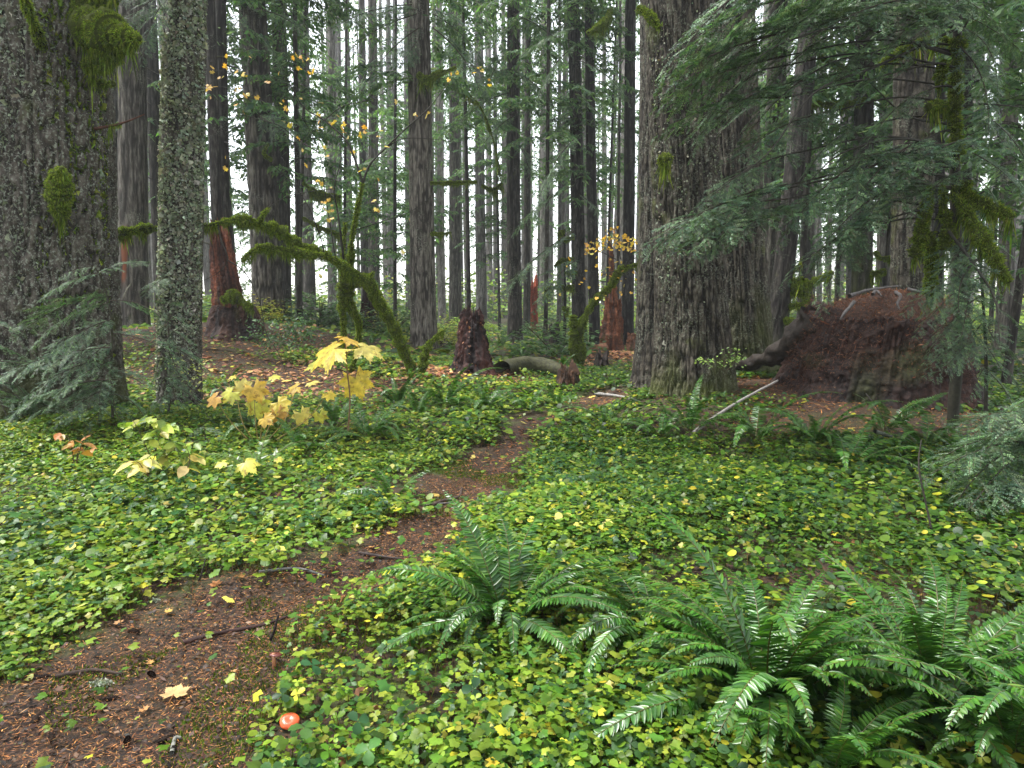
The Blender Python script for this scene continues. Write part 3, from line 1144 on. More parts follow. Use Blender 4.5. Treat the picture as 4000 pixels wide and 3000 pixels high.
def tree(name, u_top, u_base, Y, D, mat, label, group=None, crown=None, Ht=30, near=0, v_top=0, cat="tree", **k):
    """a standing tree located by its base column, depth and the column where it leaves the top of the frame"""
    B = gY(u_base, Y)
    Tp = at(u_top, v_top, Y)
    hh = Tp.z - B.z
    top = ((Tp.x - B.x) / hh * Ht, 0)
    root = empty(name, B, label, cat, group)
    seed = int(u_base * 7 + Y * 13) % 9973
    if near:
        par = dict(seg=near, dz=2 * pi * D / 2 / near * 1.6, fine_to=(Y * .40 + 2.2))
    else:
        par = dict(seg=max(12, min(72, int(D / Y * FPX * 3.6))), dz=max(.05, Y * .008), fine_to=Y * .40 + 2.2)
    par.update(furrow=.07, flare=.35, fl_h=.45, stubs=0 if near else (10 if Y < 30 else 5))
    par.update(k)
    r0 = D / 2 * 1.12
    mb = trunk_mesh(r0, Ht, top, seed, **par)
    mb.obj("trunk", mat, root)
    if crown is not None:
        c = link("crown", random.choice(CROWN) if crown is True else crown, root)
        c.rotation_euler = (0, 0, random.uniform(0, 6.28))
        s = random.uniform(.85, 1.12)
        c.scale = (s, s, s)
        c.location = (top[0] * .4, 0, 0)
    TREES.append((B.x, B.y))
    return root, top, r0, Ht


# ------------------------------------------------------------------ the large near trees
def r_fn(r0, Ht, top, taper=.55, off=.0):
    return lambda z, a: (top[0] * z / Ht, top[1] * z / Ht, r0 * (1 - taper * np.clip(z / Ht, 0, 1) ** 1.1) * 1.0 + off)


giant, gtop, gr, gH = tree("old_spruce", 44, 54, 8.3, 1.24, B_SPR, "huge old trunk crusted with grey green lichen and hung with moss behind the hemlock sapling",
                           near=340, furrow=.055, fth=9, fz=4.5, flare=.22, fl_h=.7, moss_h=.9, cat="tree", Ht=38)
flakes(giant, r_fn(gr, gH, gtop, off=-.005), (0.2, 6.3), 15000, .026, 5, LICHC, [5, 5, 3, 3, 3],
       mask=lambda a, z, rs: vnoise(np.cos(a) * 2, np.sin(a) * 2, z * 1.0, 6) + .3 * vnoise(np.cos(a) * 7, np.sin(a) * 7, z * 5, 7) + rs.normal(0, .3, len(a)) > -.25)
gm = flakes(giant, r_fn(gr, gH, gtop, off=0), (0.0, 6.2), 26000, .03, 6, MOSSC, [3, 5, 1, 3, 4], name="moss",
            mask=lambda a, z, rs: vnoise(np.cos(a) * 1.6, np.sin(a) * 1.6, z * .9, 16) + 1.1 * np.exp(-((np.mod(a, 2 * pi) - 5.9) / .45) ** 2) + .9 * np.exp(-(z / .8)) + rs.normal(0, .25, len(a)) > .55)
gm.data.materials[0] = M_MOSS
moss_part(giant, "mossy_branch", [P2(150, 40, 8.2), P2(200, 62, 7.7), P2(250, 78, 7.5), P2(302, 84, 7.3)], [.11, .16, .15, .02], "thick moss sleeve on the highest stub", seed=3, hang=.06, n=50, dens=1.3)
moss_part(giant, "mossy_branch", [P2(180, 142, 8.0), P2(215, 140, 7.8), P2(262, 126, 7.6)], [.06, .08, .015], seed=4, hang=.08, n=40, dens=1.2)
moss_part(giant, "mossy_branch", [P2(190, 178, 8.1), P2(220, 180, 8.0), P2(246, 181, 7.9)], [.022, .026, .018], seed=5, hang=.03, n=30)
moss_part(giant, "mossy_branch", [P2(132, 470, 7.75), P2(128, 430, 7.5), P2(130, 380, 7.35), P2(134, 362, 7.3)], [.04, .11, .08, .015], "upright moss tuft low on the trunk", seed=6, hang=.05, n=40, dens=1.3)
moss_part(giant, "mossy_branch", [P2(95, 120, 7.8), P2(80, 70, 7.6), P2(60, 20, 7.3), P2(45, -30, 7.1)], [.03, .04, .04, .03], seed=7, hang=.03, n=40, core=(.02, .018, .01))
moss_part(giant, "mossy_branch", [P2(180, 30, 7.9), P2(205, -5, 7.8), P2(240, -30, 7.6)], [.12, .12, .10], seed=8, hang=.10, n=40)
mbb = MB()
add_tube(mbb, spline([np.array(P2(*q)) - np.array(giant.location) for q in ((205, 278, 8.1), (240, 272, 8.0), (275, 262, 7.9), (312, 247, 7.8))], 14), np.linspace(.018, .006, 14), 6, (.10, .045, .03))
mbb.obj("broken_twig", M_TWIG, giant)
moss_part(giant, "hanging_moss", [P2(235, 274, 8.0), P2(262, 268, 7.95)], [.012, .012], seed=9, hang=.10, n=12)

lich, ltop, lr, lH = tree("lichen_fir", 186, 178, 9.7, .50, B_SPR, "straight pale trunk thick with flaky grey lichen, second from the huge mossy trunk",
                          near=220, furrow=.035, fth=8, fz=6, flare=.12, fl_h=.5, Ht=32)
flakes(lich, r_fn(lr, lH, ltop, off=.004), (0.2, 6.8), 15000, .026, 15, LICHC, [5, 4, 4, 2, 2],
       mask=lambda a, z, rs: vnoise(np.cos(a) * 1.5, np.sin(a) * 1.5, z * 1.4, 26) + rs.normal(0, .3, len(a)) > -.35)

fir, ftop, fr_, fH = tree("old_fir", 680, 694, 9.8, .84, B_OLD, "massive deeply furrowed fir trunk right of the clearing, partly veiled by hemlock boughs",
                          near=320, furrow=.07, fth=12, fz=2.8, flare=.36, fl_h=.75, moss_h=.5, Ht=42)
flakes(fir, r_fn(fr_, fH, ftop, off=.0), (0.1, 6.8), 5500, .019, 25, LICHC, [3, 5, 1, 4, 3],
       mask=lambda a, z, rs: vnoise(np.cos(a) * 2.5, np.sin(a) * 2.5, z * 1.2, 36) + rs.normal(0, .35, len(a)) > .15)
fir2, f2top, f2r, _ = tree("old_fir", 660, 658, 11.6, .62, B_OLD, "dark furrowed trunk pressed close behind the left edge of the massive fir",
                           near=160, furrow=.065, fth=12, fz=2.8, flare=.5, fl_h=.5, Ht=38)
fir3, f3top, f3r, _ = tree("old_fir", 726, 744, 12.6, .84, B_OLD, "large mossy furrowed trunk flaring at its base between the massive fir and the rotten stump",
                           near=220, furrow=.07, fth=11, fz=2.4, flare=.42, fl_h=1.4, moss_h=1.6, Ht=40)

# ------------------------------------------------------------------ trees of the middle distance
# name, u_top, u_base, Y, D, bark, label, crown?, extras
MID = [
    ("fir", 110, 108, 24, .73, B_MID, "smooth grey trunk showing just beside the huge mossy trunk", 1, {}),
    ("fir", 133, 133, 18.4, .64, B_MID, "brown furrowed trunk with a long red scar low on its bark", 1, dict(scar=(4.55, 1.2, 2.7, .30))),
    ("hemlock", 150, 163, 22, .40, B_DRK, "leaning dark trunk close behind the pale lichen covered trunk", 1, {}),
    ("hemlock", 210, 221, 15.6, .24, B_DRK, "thin dark trunk, left one of the pair rooted on the red rotten snag", 0, dict(moss_h=2)),
    ("hemlock", 221, 225, 16.2, .22, B_DRK, "thin dark trunk, right one of the pair rooted on the red rotten snag", 1, {}),
    ("fir", 252, 269, 19, .70, B_MID, "stout grey furrowed trunk behind the high end of the mossy arching maple", 1, dict(near=90, furrow=.11)),
    ("fir", 278, 284, 22.5, .46, B_DRK, "darker trunk half hidden behind the stout grey furrowed trunk", 1, {}),
    ("hemlock", 299, 300, 36, .44, B_MID, "mottled trunk just right of the stout pair, behind yellow maple leaves", 1, {}),
    ("hemlock_sapling", 305, 299, 24, .12, B_DRK, "slender nearly black sapling stem crossing in front of the mottled trunk", 0, dict(Ht=16)),
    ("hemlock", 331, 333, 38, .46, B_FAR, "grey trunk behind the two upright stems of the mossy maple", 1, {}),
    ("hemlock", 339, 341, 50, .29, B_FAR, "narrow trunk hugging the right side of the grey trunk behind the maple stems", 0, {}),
    ("hemlock", 347, 350, 50, .40, B_MID, "thin brown trunk behind the fork of the mossy maple", 1, {}),
    ("hemlock", 372, 375, 39, .58, B_MID, "broad brown grey trunk beside the small dark pointed stump", 1, {}),
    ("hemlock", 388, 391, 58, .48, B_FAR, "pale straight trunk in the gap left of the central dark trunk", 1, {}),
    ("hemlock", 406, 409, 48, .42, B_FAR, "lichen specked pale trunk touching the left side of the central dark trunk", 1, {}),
    ("fir", 417, 425, 17.6, .55, B_MID, "central dark grey trunk standing directly right of the maple's mossy foot", 1, dict(near=120, furrow=.07, fz=2.0)),
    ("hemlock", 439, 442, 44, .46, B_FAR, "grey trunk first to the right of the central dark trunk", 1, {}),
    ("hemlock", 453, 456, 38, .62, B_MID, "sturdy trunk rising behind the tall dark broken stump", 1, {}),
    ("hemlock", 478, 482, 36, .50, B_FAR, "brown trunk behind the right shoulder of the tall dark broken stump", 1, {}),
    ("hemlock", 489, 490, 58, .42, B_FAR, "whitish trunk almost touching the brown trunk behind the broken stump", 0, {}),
    ("hemlock", 503, 504, 58, .40, B_FAR, "thin pale trunk left of the straight black trunk mid picture", 1, {}),
    ("fir", 513, 515, 25.5, .47, B_DRK, "straight black trunk in the middle of the view with brush at its foot", 1, dict(near=80)),
    ("hemlock", 529, 526, 31, .29, B_DRK, "dark slim trunk standing left of the bright red snag", 1, {}),
    ("hemlock", 543, 543, 54, .48, B_FAR, "pale trunk just right of the bright red snag", 1, {}),
    ("hemlock", 549, 550, 55, .56, B_FAR, "whitish grey trunk, right one of the pale pair beyond the red snag", 0, {}),
    ("hemlock", 560, 559, 44, .24, B_MID, "narrow trunk behind the thin black dead sapling", 1, {}),
    ("fir", 573, 580, 24, .43, B_DRK, "tall black trunk rising behind the forked mossy maple stems", 1, dict(near=80)),
    ("fir", 589, 595, 23.5, .32, B_DRK, "black trunk behind the yellow leaved maple spray", 1, {}),
    ("hemlock", 604, 604, 58, .44, B_FAR, "pale distant trunk between black trunk and pointed red snag", 0, {}),
    ("hemlock", 620, 618, 30, .12, B_DRK, "thin straight stem beside the point of the red snag", 0, {}),
    ("fir", 631, 627, 23.5, .36, B_DRK, "dark brown trunk right behind the pointed red snag", 1, dict(near=70)),
    ("maple", 650, 642, 16.4, .24, B_MOS, "moss sheathed trunk standing close beside the massive fir", 0, dict(Ht=12, moss_h=9, stubs=2, furrow=.03)),
    ("hemlock", 778, 768, 19, .48, B_MID, "upright brown trunk immediately right of the three old firs", 1, dict(near=80)),
    ("hemlock", 811, 772, 14, .36, B_DRK, "dark trunk leaning right with mossy side stubs near the rotten stump", 0, dict(near=90, furrow=.05, moss_h=1.0)),
    ("hemlock", 806, 809, 24, .40, B_MID, "grey trunk behind the mossy stubs of the leaning dark trunk", 1, {}),
    ("hemlock", 820, 819, 42, .30, B_FAR, "slim pale trunk peeping out behind the grey trunk left of the rotten stump", 0, {}),
    ("hemlock", 832, 829, 34, .18, B_MID, "thin trunk with bare dead twigs above the left edge of the rotten stump", 0, dict(stubs=14)),
    ("hemlock", 843, 841, 52, .44, B_FAR, "pinkish grey distant trunk above the rotten stump's left slope", 1, {}),
    ("hemlock", 852, 849, 38, .29, B_DRK, "narrow dark trunk beside the moss edged trunk above the stump", 0, {}),
    ("hemlock", 867, 861, 17, .42, B_DRK, "dark trunk with a moss covered flank rising behind the middle of the rotten stump", 1, dict(near=80, moss_h=4)),
    ("hemlock", 886, 884, 24, .40, B_MID, "dull grey trunk between two dark trunks behind the rotten stump", 1, {}),
    ("hemlock", 914, 909, 12.8, .62, B_OLD, "thick dark trunk rising behind the top of the rotten stump", 1, dict(near=140, furrow=.07)),
    ("hemlock", 940, 938, 15, .17, B_DRK, "thin black stem right beside the thick dark trunk behind the stump", 0, {}),
    ("hemlock", 1012, 1004, 21, .40, B_MID, "trunk at the right margin seen through drooping hemlock foliage", 1, {}),
    ("hemlock", 60, 62, 30, .4, B_MID, "trunk hidden behind the huge mossy trunk, glimpsed by its foot", 1, {}),
]
for (nm, ut, ub, Y, D, mat, lab, cr, ex) in MID:
    if nm == "hemlock" and ub == 62:
        continue
    ex = dict(ex)
    tree(nm, ut, ub, Y, D, mat, lab, crown=(True if cr else None), Ht=ex.pop("Ht", 29), near=ex.pop("near", 0), **ex)

# ------------------------------------------------------------------ the pale trunks far back
used = [(ub, Y) for (_, _, ub, Y, *_r) in MID]
rs = np.random.default_rng(5)
FAR_TR = [trunk_mesh(.22, 32, (rs.normal(0, .5), rs.normal(0, .3)), 900 + i, seg=14, dz=.5, fine_to=20, furrow=.05, stubs=6, flare=.2).mesh("trunk", [B_FAR if i % 3 else B_MID]) for i in range(5)]
n_far = 0
tries = 0
while n_far < 205 and tries < 4000:
    tries += 1
    Y = rs.uniform(34, 84) if tries % 3 else rs.uniform(60, 84)
    u = rs.uniform(-120, 1150)
    x = (u - 512) / FPX * Y
    if any(math.hypot(x - a, Y - b) < 1.7 for a, b in TREES):
        continue
    if any(abs(u - a) < 5 and Y < b for a, b in used):
        continue
    if Y < 42 and 380 < u < 640:
        continue
    r = empty("pale_hemlock", (x, Y, H(x, Y)), "straight pale trunk far back in the wood with thin drooping foliage", "tree", "pale trunks far back between the nearer trees", rz=rs.uniform(0, 6.28))
    t = link("trunk", random.choice(FAR_TR), r)
    k = rs.uniform(.75, 1.5)
    t.scale = (k, k, 1)
    c = link("crown", random.choice(CROWN_FAR), r)
    k = rs.uniform(.8, 1.15)
    c.scale = (k, k, k)
    TREES.append((x, Y))
    n_far += 1

# slender hemlocks that carry the foliage between the trunks
UND = [crown_data("crown", 270 + i, z0, z1, r_, nb, tint=1.85, spr=.065) for i, (z0, z1, r_, nb) in enumerate(
    ((2.2, 11, 2.6, 62), (3.6, 13, 2.9, 66), (1.4, 8.5, 2.2, 52), (5.5, 15, 3.0, 62)))]
UND_TR = [trunk_mesh(.075, 17, (rs.normal(0, .5), 0), 950 + i, seg=10, dz=.4, fine_to=12, furrow=.04, stubs=8).mesh("trunk", [B_DRK]) for i in range(3)]
UPOS = [(70, 27), (345, 28), (395, 27), (300, 19), (470, 25), (545, 23), (610, 30), (238, 21),
        (800, 17), (835, 20), (880, 18.5), (930, 17), (965, 14), (1010, 12.5), (990, 25), (860, 29), (770, 30), (700, 33), (20, 21), (-30, 15), (1060, 17),
        (420, 44), (590, 42), (270, 38), (730, 40), (820, 42), (900, 36), (960, 34), (500, 36)]
for u, Y in UPOS:
    x = (u - 512) / FPX * Y
    for q in range(6):
        if any(math.hypot(x - a, Y - b) < .8 for a, b in TREES):
            Y += .7
    o = empty("hemlock_understory_tree", (x, Y, H(x, Y)), "slender hemlock with soft drooping green sprays filling the gaps between bigger trunks", "tree", "slender green hemlocks between the big trunks", rz=rs.uniform(0, 6.28))
    k = rs.uniform(.85, 1.15)
    for nm2, dat in (("trunk", random.choice(UND_TR)), ("crown", random.choice(UND))):
        q = link(nm2, dat, o)
        q.scale = (k, k, k)
    TREES.append((x, Y))

# young hemlocks of the understorey
n = tries = 0
while n < 46 and tries < 3000:
    tries += 1
    Y = rs.uniform(27, 70)
    x = rs.uniform(-.85, .85) * Y
    if any(math.hypot(x - a, Y - b) < .9 for a, b in TREES):
        continue
    o = empty("young_hemlock", (x, Y, H(x, Y)), "small feathery green conifer growing in the bright understorey far back", "young conifer", "small green conifers below the far trunks", rz=rs.uniform(0, 6.28))
    c = link("foliage", random.choice(YOUNG), o)
    k = rs.uniform(.6, 1.15)
    c.scale = (k, k, k)
    TREES.append((x, Y))
    n += 1


# the wood all around: behind the camera, to the sides and beyond the far trunks, one mass
def build_woods():
    rs = np.random.default_rng(77)
    mb = MB()
    protos = [crown_mesh(300 + i, z0, 30, 4.2, 60, dens=.33, leaf=3.0, tint=1.8, spr=.16) for i, z0 in enumerate((1, 5))]
    pr = []
    for p in protos:
        v, c = np.concatenate(p.v), np.concatenate(p.c)
        f = np.concatenate([q[0] for q in p.f])
        mi = np.concatenate([np.full(len(q[0]), q[1]) for q in p.f])
        pr.append((v, c, f, mi))
    spots = []
    while len(spots) < 30:  # unseen trees beside and behind the camera, added to hold back skylight
        a, r = rs.uniform(-pi, pi), rs.uniform(5, 30)
        x, y = r * math.sin(a), r * math.cos(a)
        if y > 1.5 and abs(x) < y * .80 + 3.0:
            continue
        if any(math.hypot(x - p, y - q) < 3.2 for p, q in spots):
            continue
        spots.append((x, y))
    far = []
    while len(far) < 40:
        a, r = rs.uniform(-.85, .85), rs.uniform(86, 105)
        far.append((r * math.sin(a), r * math.cos(a)))
    for i, (x, y) in enumerate(spots + far):
        v, c, f, mi = pr[i % 2]
        a = rs.uniform(0, 6.28)
        cs, sn = math.cos(a), math.sin(a)
        k = rs.uniform(.85, 1.15)
        vv = np.stack([(v[:, 0] * cs - v[:, 1] * sn) * k + x, (v[:, 0] * sn + v[:, 1] * cs) * k + y, v[:, 2] * k + H(x, y)], -1)
        for m in (0, 1):
            if m == 0:
                mb.add(vv, f[mi == 0], c, 0)
            else:
                mb.f.append((f[mi == 1] + mb.n - len(vv), 1))
        r0 = rs.uniform(.2, .35)
        add_tube(mb, [(x, y, H(x, y) - .2), (x, y, 1), (x, y, 8), (x, y, 31)], [r0 * 1.3, r0, r0 * .85, r0 * .3], 10, (.10, .088, .075), 1)
    o = mb.obj("surrounding_woods", [M_FARN, M_TWIG], smooth=False)
    tag(o, "mass of far woodland closing the view behind the last trunks plus unseen trees added around the camera to block light", "woods", kind="stuff")


build_woods()


# ------------------------------------------------------------------ rotten stumps and snags
def stump_mesh(r0, r1, h, seed, seg=120, rows=90, tilt=(0, 0), jag=.15, lobes=.15, rowc=None, fur=.07, top_fn=None, base_fl=.25, col=((.085, .032, .016), (.022, .011, .008)), moss=.2, sx=1.0, sy=1.0, bulge=0.0):
    """broken rotten stump: fibrous furrowed side, jagged hollow rim"""
    t = np.linspace(0, 1, rows)
    a = np.arange(seg) * 2 * pi / seg
    Tt, A = np.meshgrid(t, a, indexing='ij')
    ux, uy = np.cos(A), np.sin(A)
    top = h * (1 + jag * vnoise(ux * 2.2, uy * 2.2, 0, seed) + jag * .9 * vnoise(ux * 7, uy * 7, 0, seed + 1) + jag * .5 * vnoise(ux * 16, uy * 16, 0, seed + 2))
    if top_fn is not None:
        top = top * top_fn(ux, uy)
    Z = -.25 + Tt * (top + .25)
    q = np.clip(Z / h, 0, 1.2)
    rad = r0 + (r1 - r0) * q + base_fl * r0 * np.exp(-np.clip(Z + .1, 0, 9) / (h * .16)) + bulge * r0 * np.sin(pi * np.clip(q, 0, 1))
    rad = rad * (1 + lobes * vnoise(ux * 1.7, uy * 1.7, Z * .8, seed + 3))
    f1 = np.abs(vnoise(ux * 9 * r0 / .5, uy * 9 * r0 / .5, Z * 1.3, seed + 4))
    f2 = np.abs(vnoise(ux * 22 * r0 / .5, uy * 22 * r0 / .5, Z * 3, seed + 5))
    f3 = vnoise(ux * 40, uy * 40, Z * 22, seed + 6)
    blk = fbm(ux * 4, uy * 4, Z * 4, seed + 8, 3)
    rough_ = fbm(ux * 11 * r0, uy * 11 * r0, Z * 11, seed + 12, 4)
    rad = rad + r0 * (fur * (f1 - .3) * 1.5 + fur * .5 * f2 + fur * .3 * f3 + fur * 1.1 * blk) + .028 * rough_
    cx, cy = tilt[0] * q * h, tilt[1] * q * h
    v = np.stack([cx + rad * ux * sx, cy + rad * uy * sy, Z], -1)
    k = np.clip(.5 + .9 * fbm(ux * 3.5, uy * 3.5, Z * 1.4, seed + 9, 3), 0, 1)[..., None]
    c = np.array(col[0]) * k + np.array(col[1]) * (1 - k)
    furrow_tone = np.clip(.35 + 1.8 * f1, .25, 1.2)[..., None]  # darker where the furrows cut in
    c = c * (.5 + .5 * np.clip(furrow_tone, 0, 1))
    m = np.clip(vnoise(ux * 2.4, uy * 2.4, Z * 2, seed + 10) * 1.6 - 1 + moss * 1.6, 0, 1)[..., None]
    c = c * (1 - m) + np.array((.045, .055, .012)) * m
    i, j = np.meshgrid(np.arange(rows - 1), np.arange(seg), indexing='ij')
    f = np.stack([i * seg + j, i * seg + (j + 1) % seg, (i + 1) * seg + (j + 1) % seg, (i + 1) * seg + j], -1).reshape(-1, 4)
    mb = MB()
    mb.add(v.reshape(-1, 3), f, c.reshape(-1, 3))
    # hollow top: rings going in and down
    rim = v[-1]
    prev = rim
    rows2 = 10
    vs = [rim]
    cen = rim.mean(0)
    for r_ in range(1, rows2 + 1):
        s = 1 - r_ / rows2
        w_ = cen + (rim - cen) * s
        w_[:, 2] = rim[:, 2] * s ** .6 + (h * .80 + .05 * vnoise(w_[:, 0] * 6, w_[:, 1] * 6, 1, seed)) * (1 - s ** .6)
        vs.append(w_)
    V = np.concatenate(vs)
    i, j = np.meshgrid(np.arange(rows2), np.arange(seg), indexing='ij')
    f = np.stack([i * seg + j, i * seg + (j + 1) % seg, (i + 1) * seg + (j + 1) % seg, (i + 1) * seg + j], -1).reshape(-1, 4)
    mb.add(V, f, np.array(col[0]) * .6)
    return mb


def stump(name, label, u, Y, mb, cat="stump", dz=0.0, x=None):
    p = gY(u, Y)
    root = empty(name, (p.x, p.y, p.z + dz), label, cat)
    mb.obj("wood", M_ROT, root)
    return root


def bits(parent, fn, n, size, cols, wts, seed, name, mat=None, tv=None, wid=1.0, tiltn=.4):
    """litter lying on a surface given by fn(rs, n) -> pos, normal"""
    r_ = np.random.default_rng(seed)
    pos, nn = fn(r_, n)
    n = len(pos)
    mb = MB()
    X = r_.normal(0, 1, (n, 3))
    s = size * np.exp(r_.normal(0, .35, n))
    stamp(mb, *(tv or T_LOB_S), pos, X, nn + r_.normal(0, tiltn, (n, 3)), s, s * wid, s, c=pal(n, cols, wts, .3, r_))
    return mb.obj(name, mat or M_DRY, parent, smooth=False)


# tall broken stump right of the central trunk
s1 = stump("broken_stump", "tall dark red rotten stump broken off flat with orange leaves at its foot", 473, 12.6,
           stump_mesh(.36, .155, 1.02, 41, seg=150, rows=110, jag=.09, fur=.09, base_fl=.45, col=((.055, .016, .010), (.010, .005, .0045)), moss=-.2))
def side_of(r0, r1, h):
    def fn(r_, n):
        a = r_.uniform(pi, 2 * pi, n)
        z = r_.uniform(0, 1, n) ** 1.5 * h
        r = r0 + (r1 - r0) * z / h + .45 * r0 * np.exp(-(z + .1) / (h * .16)) + .03
        return np.stack([r * np.cos(a), r * np.sin(a), z], -1), np.stack([np.cos(a), np.sin(a), np.full(n, .7)], -1)
    return fn
bits(s1, side_of(.33, .155, .95), 110, .045, [(.34, .15, .07), (.16, .07, .035), (.10, .05, .03)], [2, 3, 3], 42, "clinging_leaves")
mbt = MB()
r_ = np.random.default_rng(43)
for k in range(9):
    a = r_.uniform(0, 6.28)
    add_tube(mbt, [(.12 * math.cos(a), .12 * math.sin(a), .80), (.13 * math.cos(a), .13 * math.sin(a), .97), (.12 * math.cos(a + .1), .12 * math.sin(a + .1), 1.02 + r_.uniform(0, .06))], [.035, .025, .006], 5, (.03, .014, .01), rough=.3)
mbt.obj("splinter_rim", M_ROT, s1)

# small dark pointed stump behind the arch
stump("pointed_stump", "small nearly black pointed stump framed by the legs of the mossy maple", 369, 21,
      stump_mesh(.36, .12, 1.15, 51, seg=80, rows=60, jag=.28, fur=.12, col=((.045, .02, .014), (.012, .007, .006)), moss=0))
# stump with red snag that carries two thin trunks, left
s3 = stump("rotten_stump", "broad crumbling brown stump on the left rise with a red snag growing from it", 236, 15.0,
           stump_mesh(.56, .42, .62, 61, seg=120, rows=70, jag=.12, fur=.09, base_fl=.2, col=((.075, .035, .022), (.02, .012, .009)), moss=.25))
q = stump_mesh(.34, .17, 1.75, 62, seg=90, rows=110, jag=.2, fur=.09, base_fl=.25, col=((.22, .065, .028), (.045, .018, .011)), moss=.0, tilt=(-.1, 0)).obj("red_snag", M_ROT, s3)
q.location = (-.18, .25, .35)
moss_part(s3, "mossy_root", [P2(545, 665, 14.6), P2(505, 640, 14.7), P2(478, 650, 14.8)], [.06, .10, .05], seed=64, hang=.05, n=30)
# bright red snag in the distance
stump("red_snag", "slim bright red rotten snag standing among the far pale trunks", 532, 33,
      stump_mesh(.26, .22, 2.05, 71, seg=50, rows=80, jag=.2, fur=.12, col=((.42, .085, .035), (.14, .028, .014)), moss=-.3))
# pointed orange snag, right of the forked maple
s5 = stump("splintered_snag", "tall orange brown snag splintered to a long thin point behind the yellow maple", 612, 18.2,
           stump_mesh(.30, .19, 1.35, 81, seg=90, rows=90, jag=.15, fur=.10, base_fl=.35, col=((.20, .07, .03), (.06, .022, .012)), moss=.05))
q = stump_mesh(.155, .02, 1.75, 82, seg=50, rows=70, jag=.1, fur=.08, base_fl=0, col=((.22, .08, .035), (.06, .025, .014)), moss=.1, tilt=(-.05, 0)).obj("spike", M_ROT, s5)
q.location = (.02, 0, 1.0)
stump("small_stump", "little reddish round stump tucked against the trunk behind the splintered snag", 633.5, 20.5,
      stump_mesh(.21, .17, .5, 91, seg=60, rows=40, jag=.08, fur=.08, col=((.25, .10, .05), (.09, .04, .022)), moss=.2))
stump("black_stump", "low charred black stump left of the forked mossy maple", 554, 22,
      stump_mesh(.30, .14, .55, 95, seg=60, rows=40, jag=.35, fur=.12, col=((.03, .022, .018), (.01, .008, .007)), moss=.1))
stump("brown_lump", "knobbly brown root stump at the right end of the fallen log", 567, 11.6,
      stump_mesh(.20, .12, .32, 97, seg=70, rows=40, jag=.35, fur=.2, base_fl=.7, col=((.10, .045, .02), (.025, .014, .009)), moss=.1), cat="stump")
stump("burnt_stump", "jagged dark stub in the leaf litter below the splintered snag", 602, 14.5,
      stump_mesh(.15, .10, .24, 99, seg=50, rows=30, jag=.5, fur=.2, base_fl=.6, col=((.035, .022, .015), (.012, .009, .007)), moss=.1))

# the huge rotten stump on the right
bx = gY(868, 9.6)
big = empty("giant_stump", bx, "giant dark rotten stump heaped with rusty needles, right of the old firs", "stump")
BH = 1.27
def topf(ux, uy):
    return np.clip(1.0 - .09 * np.clip(-ux, 0, 1) ** 1.2 - .17 * np.clip(-uy, 0, 1) - .05 * np.clip(ux, 0, 1) + .05 * vnoise(ux * 2.5, uy * 2.5, 0, 131), .3, 1.2)
bw = stump_mesh(1.12, .90, BH, 111, seg=460, rows=250, jag=.07, fur=.05, lobes=.14, base_fl=.26, col=((.036, .014, .008), (.009, .005, .004)), moss=.22, top_fn=topf, sx=1.0, sy=.85, tilt=(.17, .05), bulge=.07, )  # wood kept near black: overhang shading put into its colour
bw.obj("wood", M_ROT, big)
# domed heap of needles and duff on the top
mb = MB()
rr_, aa = np.meshgrid(np.linspace(0, 1, 60), np.linspace(0, 2 * pi, 200, endpoint=False), indexing='ij')
ux, uy = np.cos(aa), np.sin(aa)
topr = .93 * (1 + .08 * vnoise(ux * 1.7, uy * 1.7, 1.2, 114))
X_, Y_ = .24 + rr_ * topr * ux, .07 + rr_ * topr * uy * .85
Z_ = BH * topf(ux * rr_, uy * rr_) + .10 * (1 - rr_ ** 2) - .14 * np.clip(rr_ - .8, 0, 1) * 5 * .6 + .08 * fbm(X_ * 3, Y_ * 3, 0, 115, 4)
v = np.stack([X_, Y_, Z_], -1).reshape(-1, 3)
i, j = np.meshgrid(np.arange(59), np.arange(200), indexing='ij')
f = np.stack([i * 200 + j, (i + 1) * 200 + j, (i + 1) * 200 + (j + 1) % 200, i * 200 + (j + 1) % 200], -1).reshape(-1, 4)
mb.add(v, f, (.045, .021, .012))
mb.obj("needle_heap", M_ROT, big)
def heap_fn(r_, n):
    r = np.sqrt(r_.uniform(0, 1, n)); a = r_.uniform(0, 2 * pi, n)
    ux, uy = np.cos(a), np.sin(a)
    tr = .93 * (1 + .08 * vnoise(ux * 1.7, uy * 1.7, 1.2, 114))
    x, y = .24 + r * tr * ux, .07 + r * tr * uy * .85
    z = BH * topf(ux * r, uy * r) + .10 * (1 - r ** 2) - .14 * np.clip(r - .8, 0, 1) * 3 + .08 * fbm(x * 3, y * 3, 0, 115, 4) + .01
    return np.stack([x, y, z], -1), np.tile([0, 0, 1.0], (n, 1))
RUST = [(.17, .065, .03), (.11, .04, .02), (.05, .024, .014), (.26, .12, .05)]
bits(big, heap_fn, 16000, .032, RUST, [5, 5, 4, 1], 116, "fallen_needles", tv=T_DIAM, wid=.16)
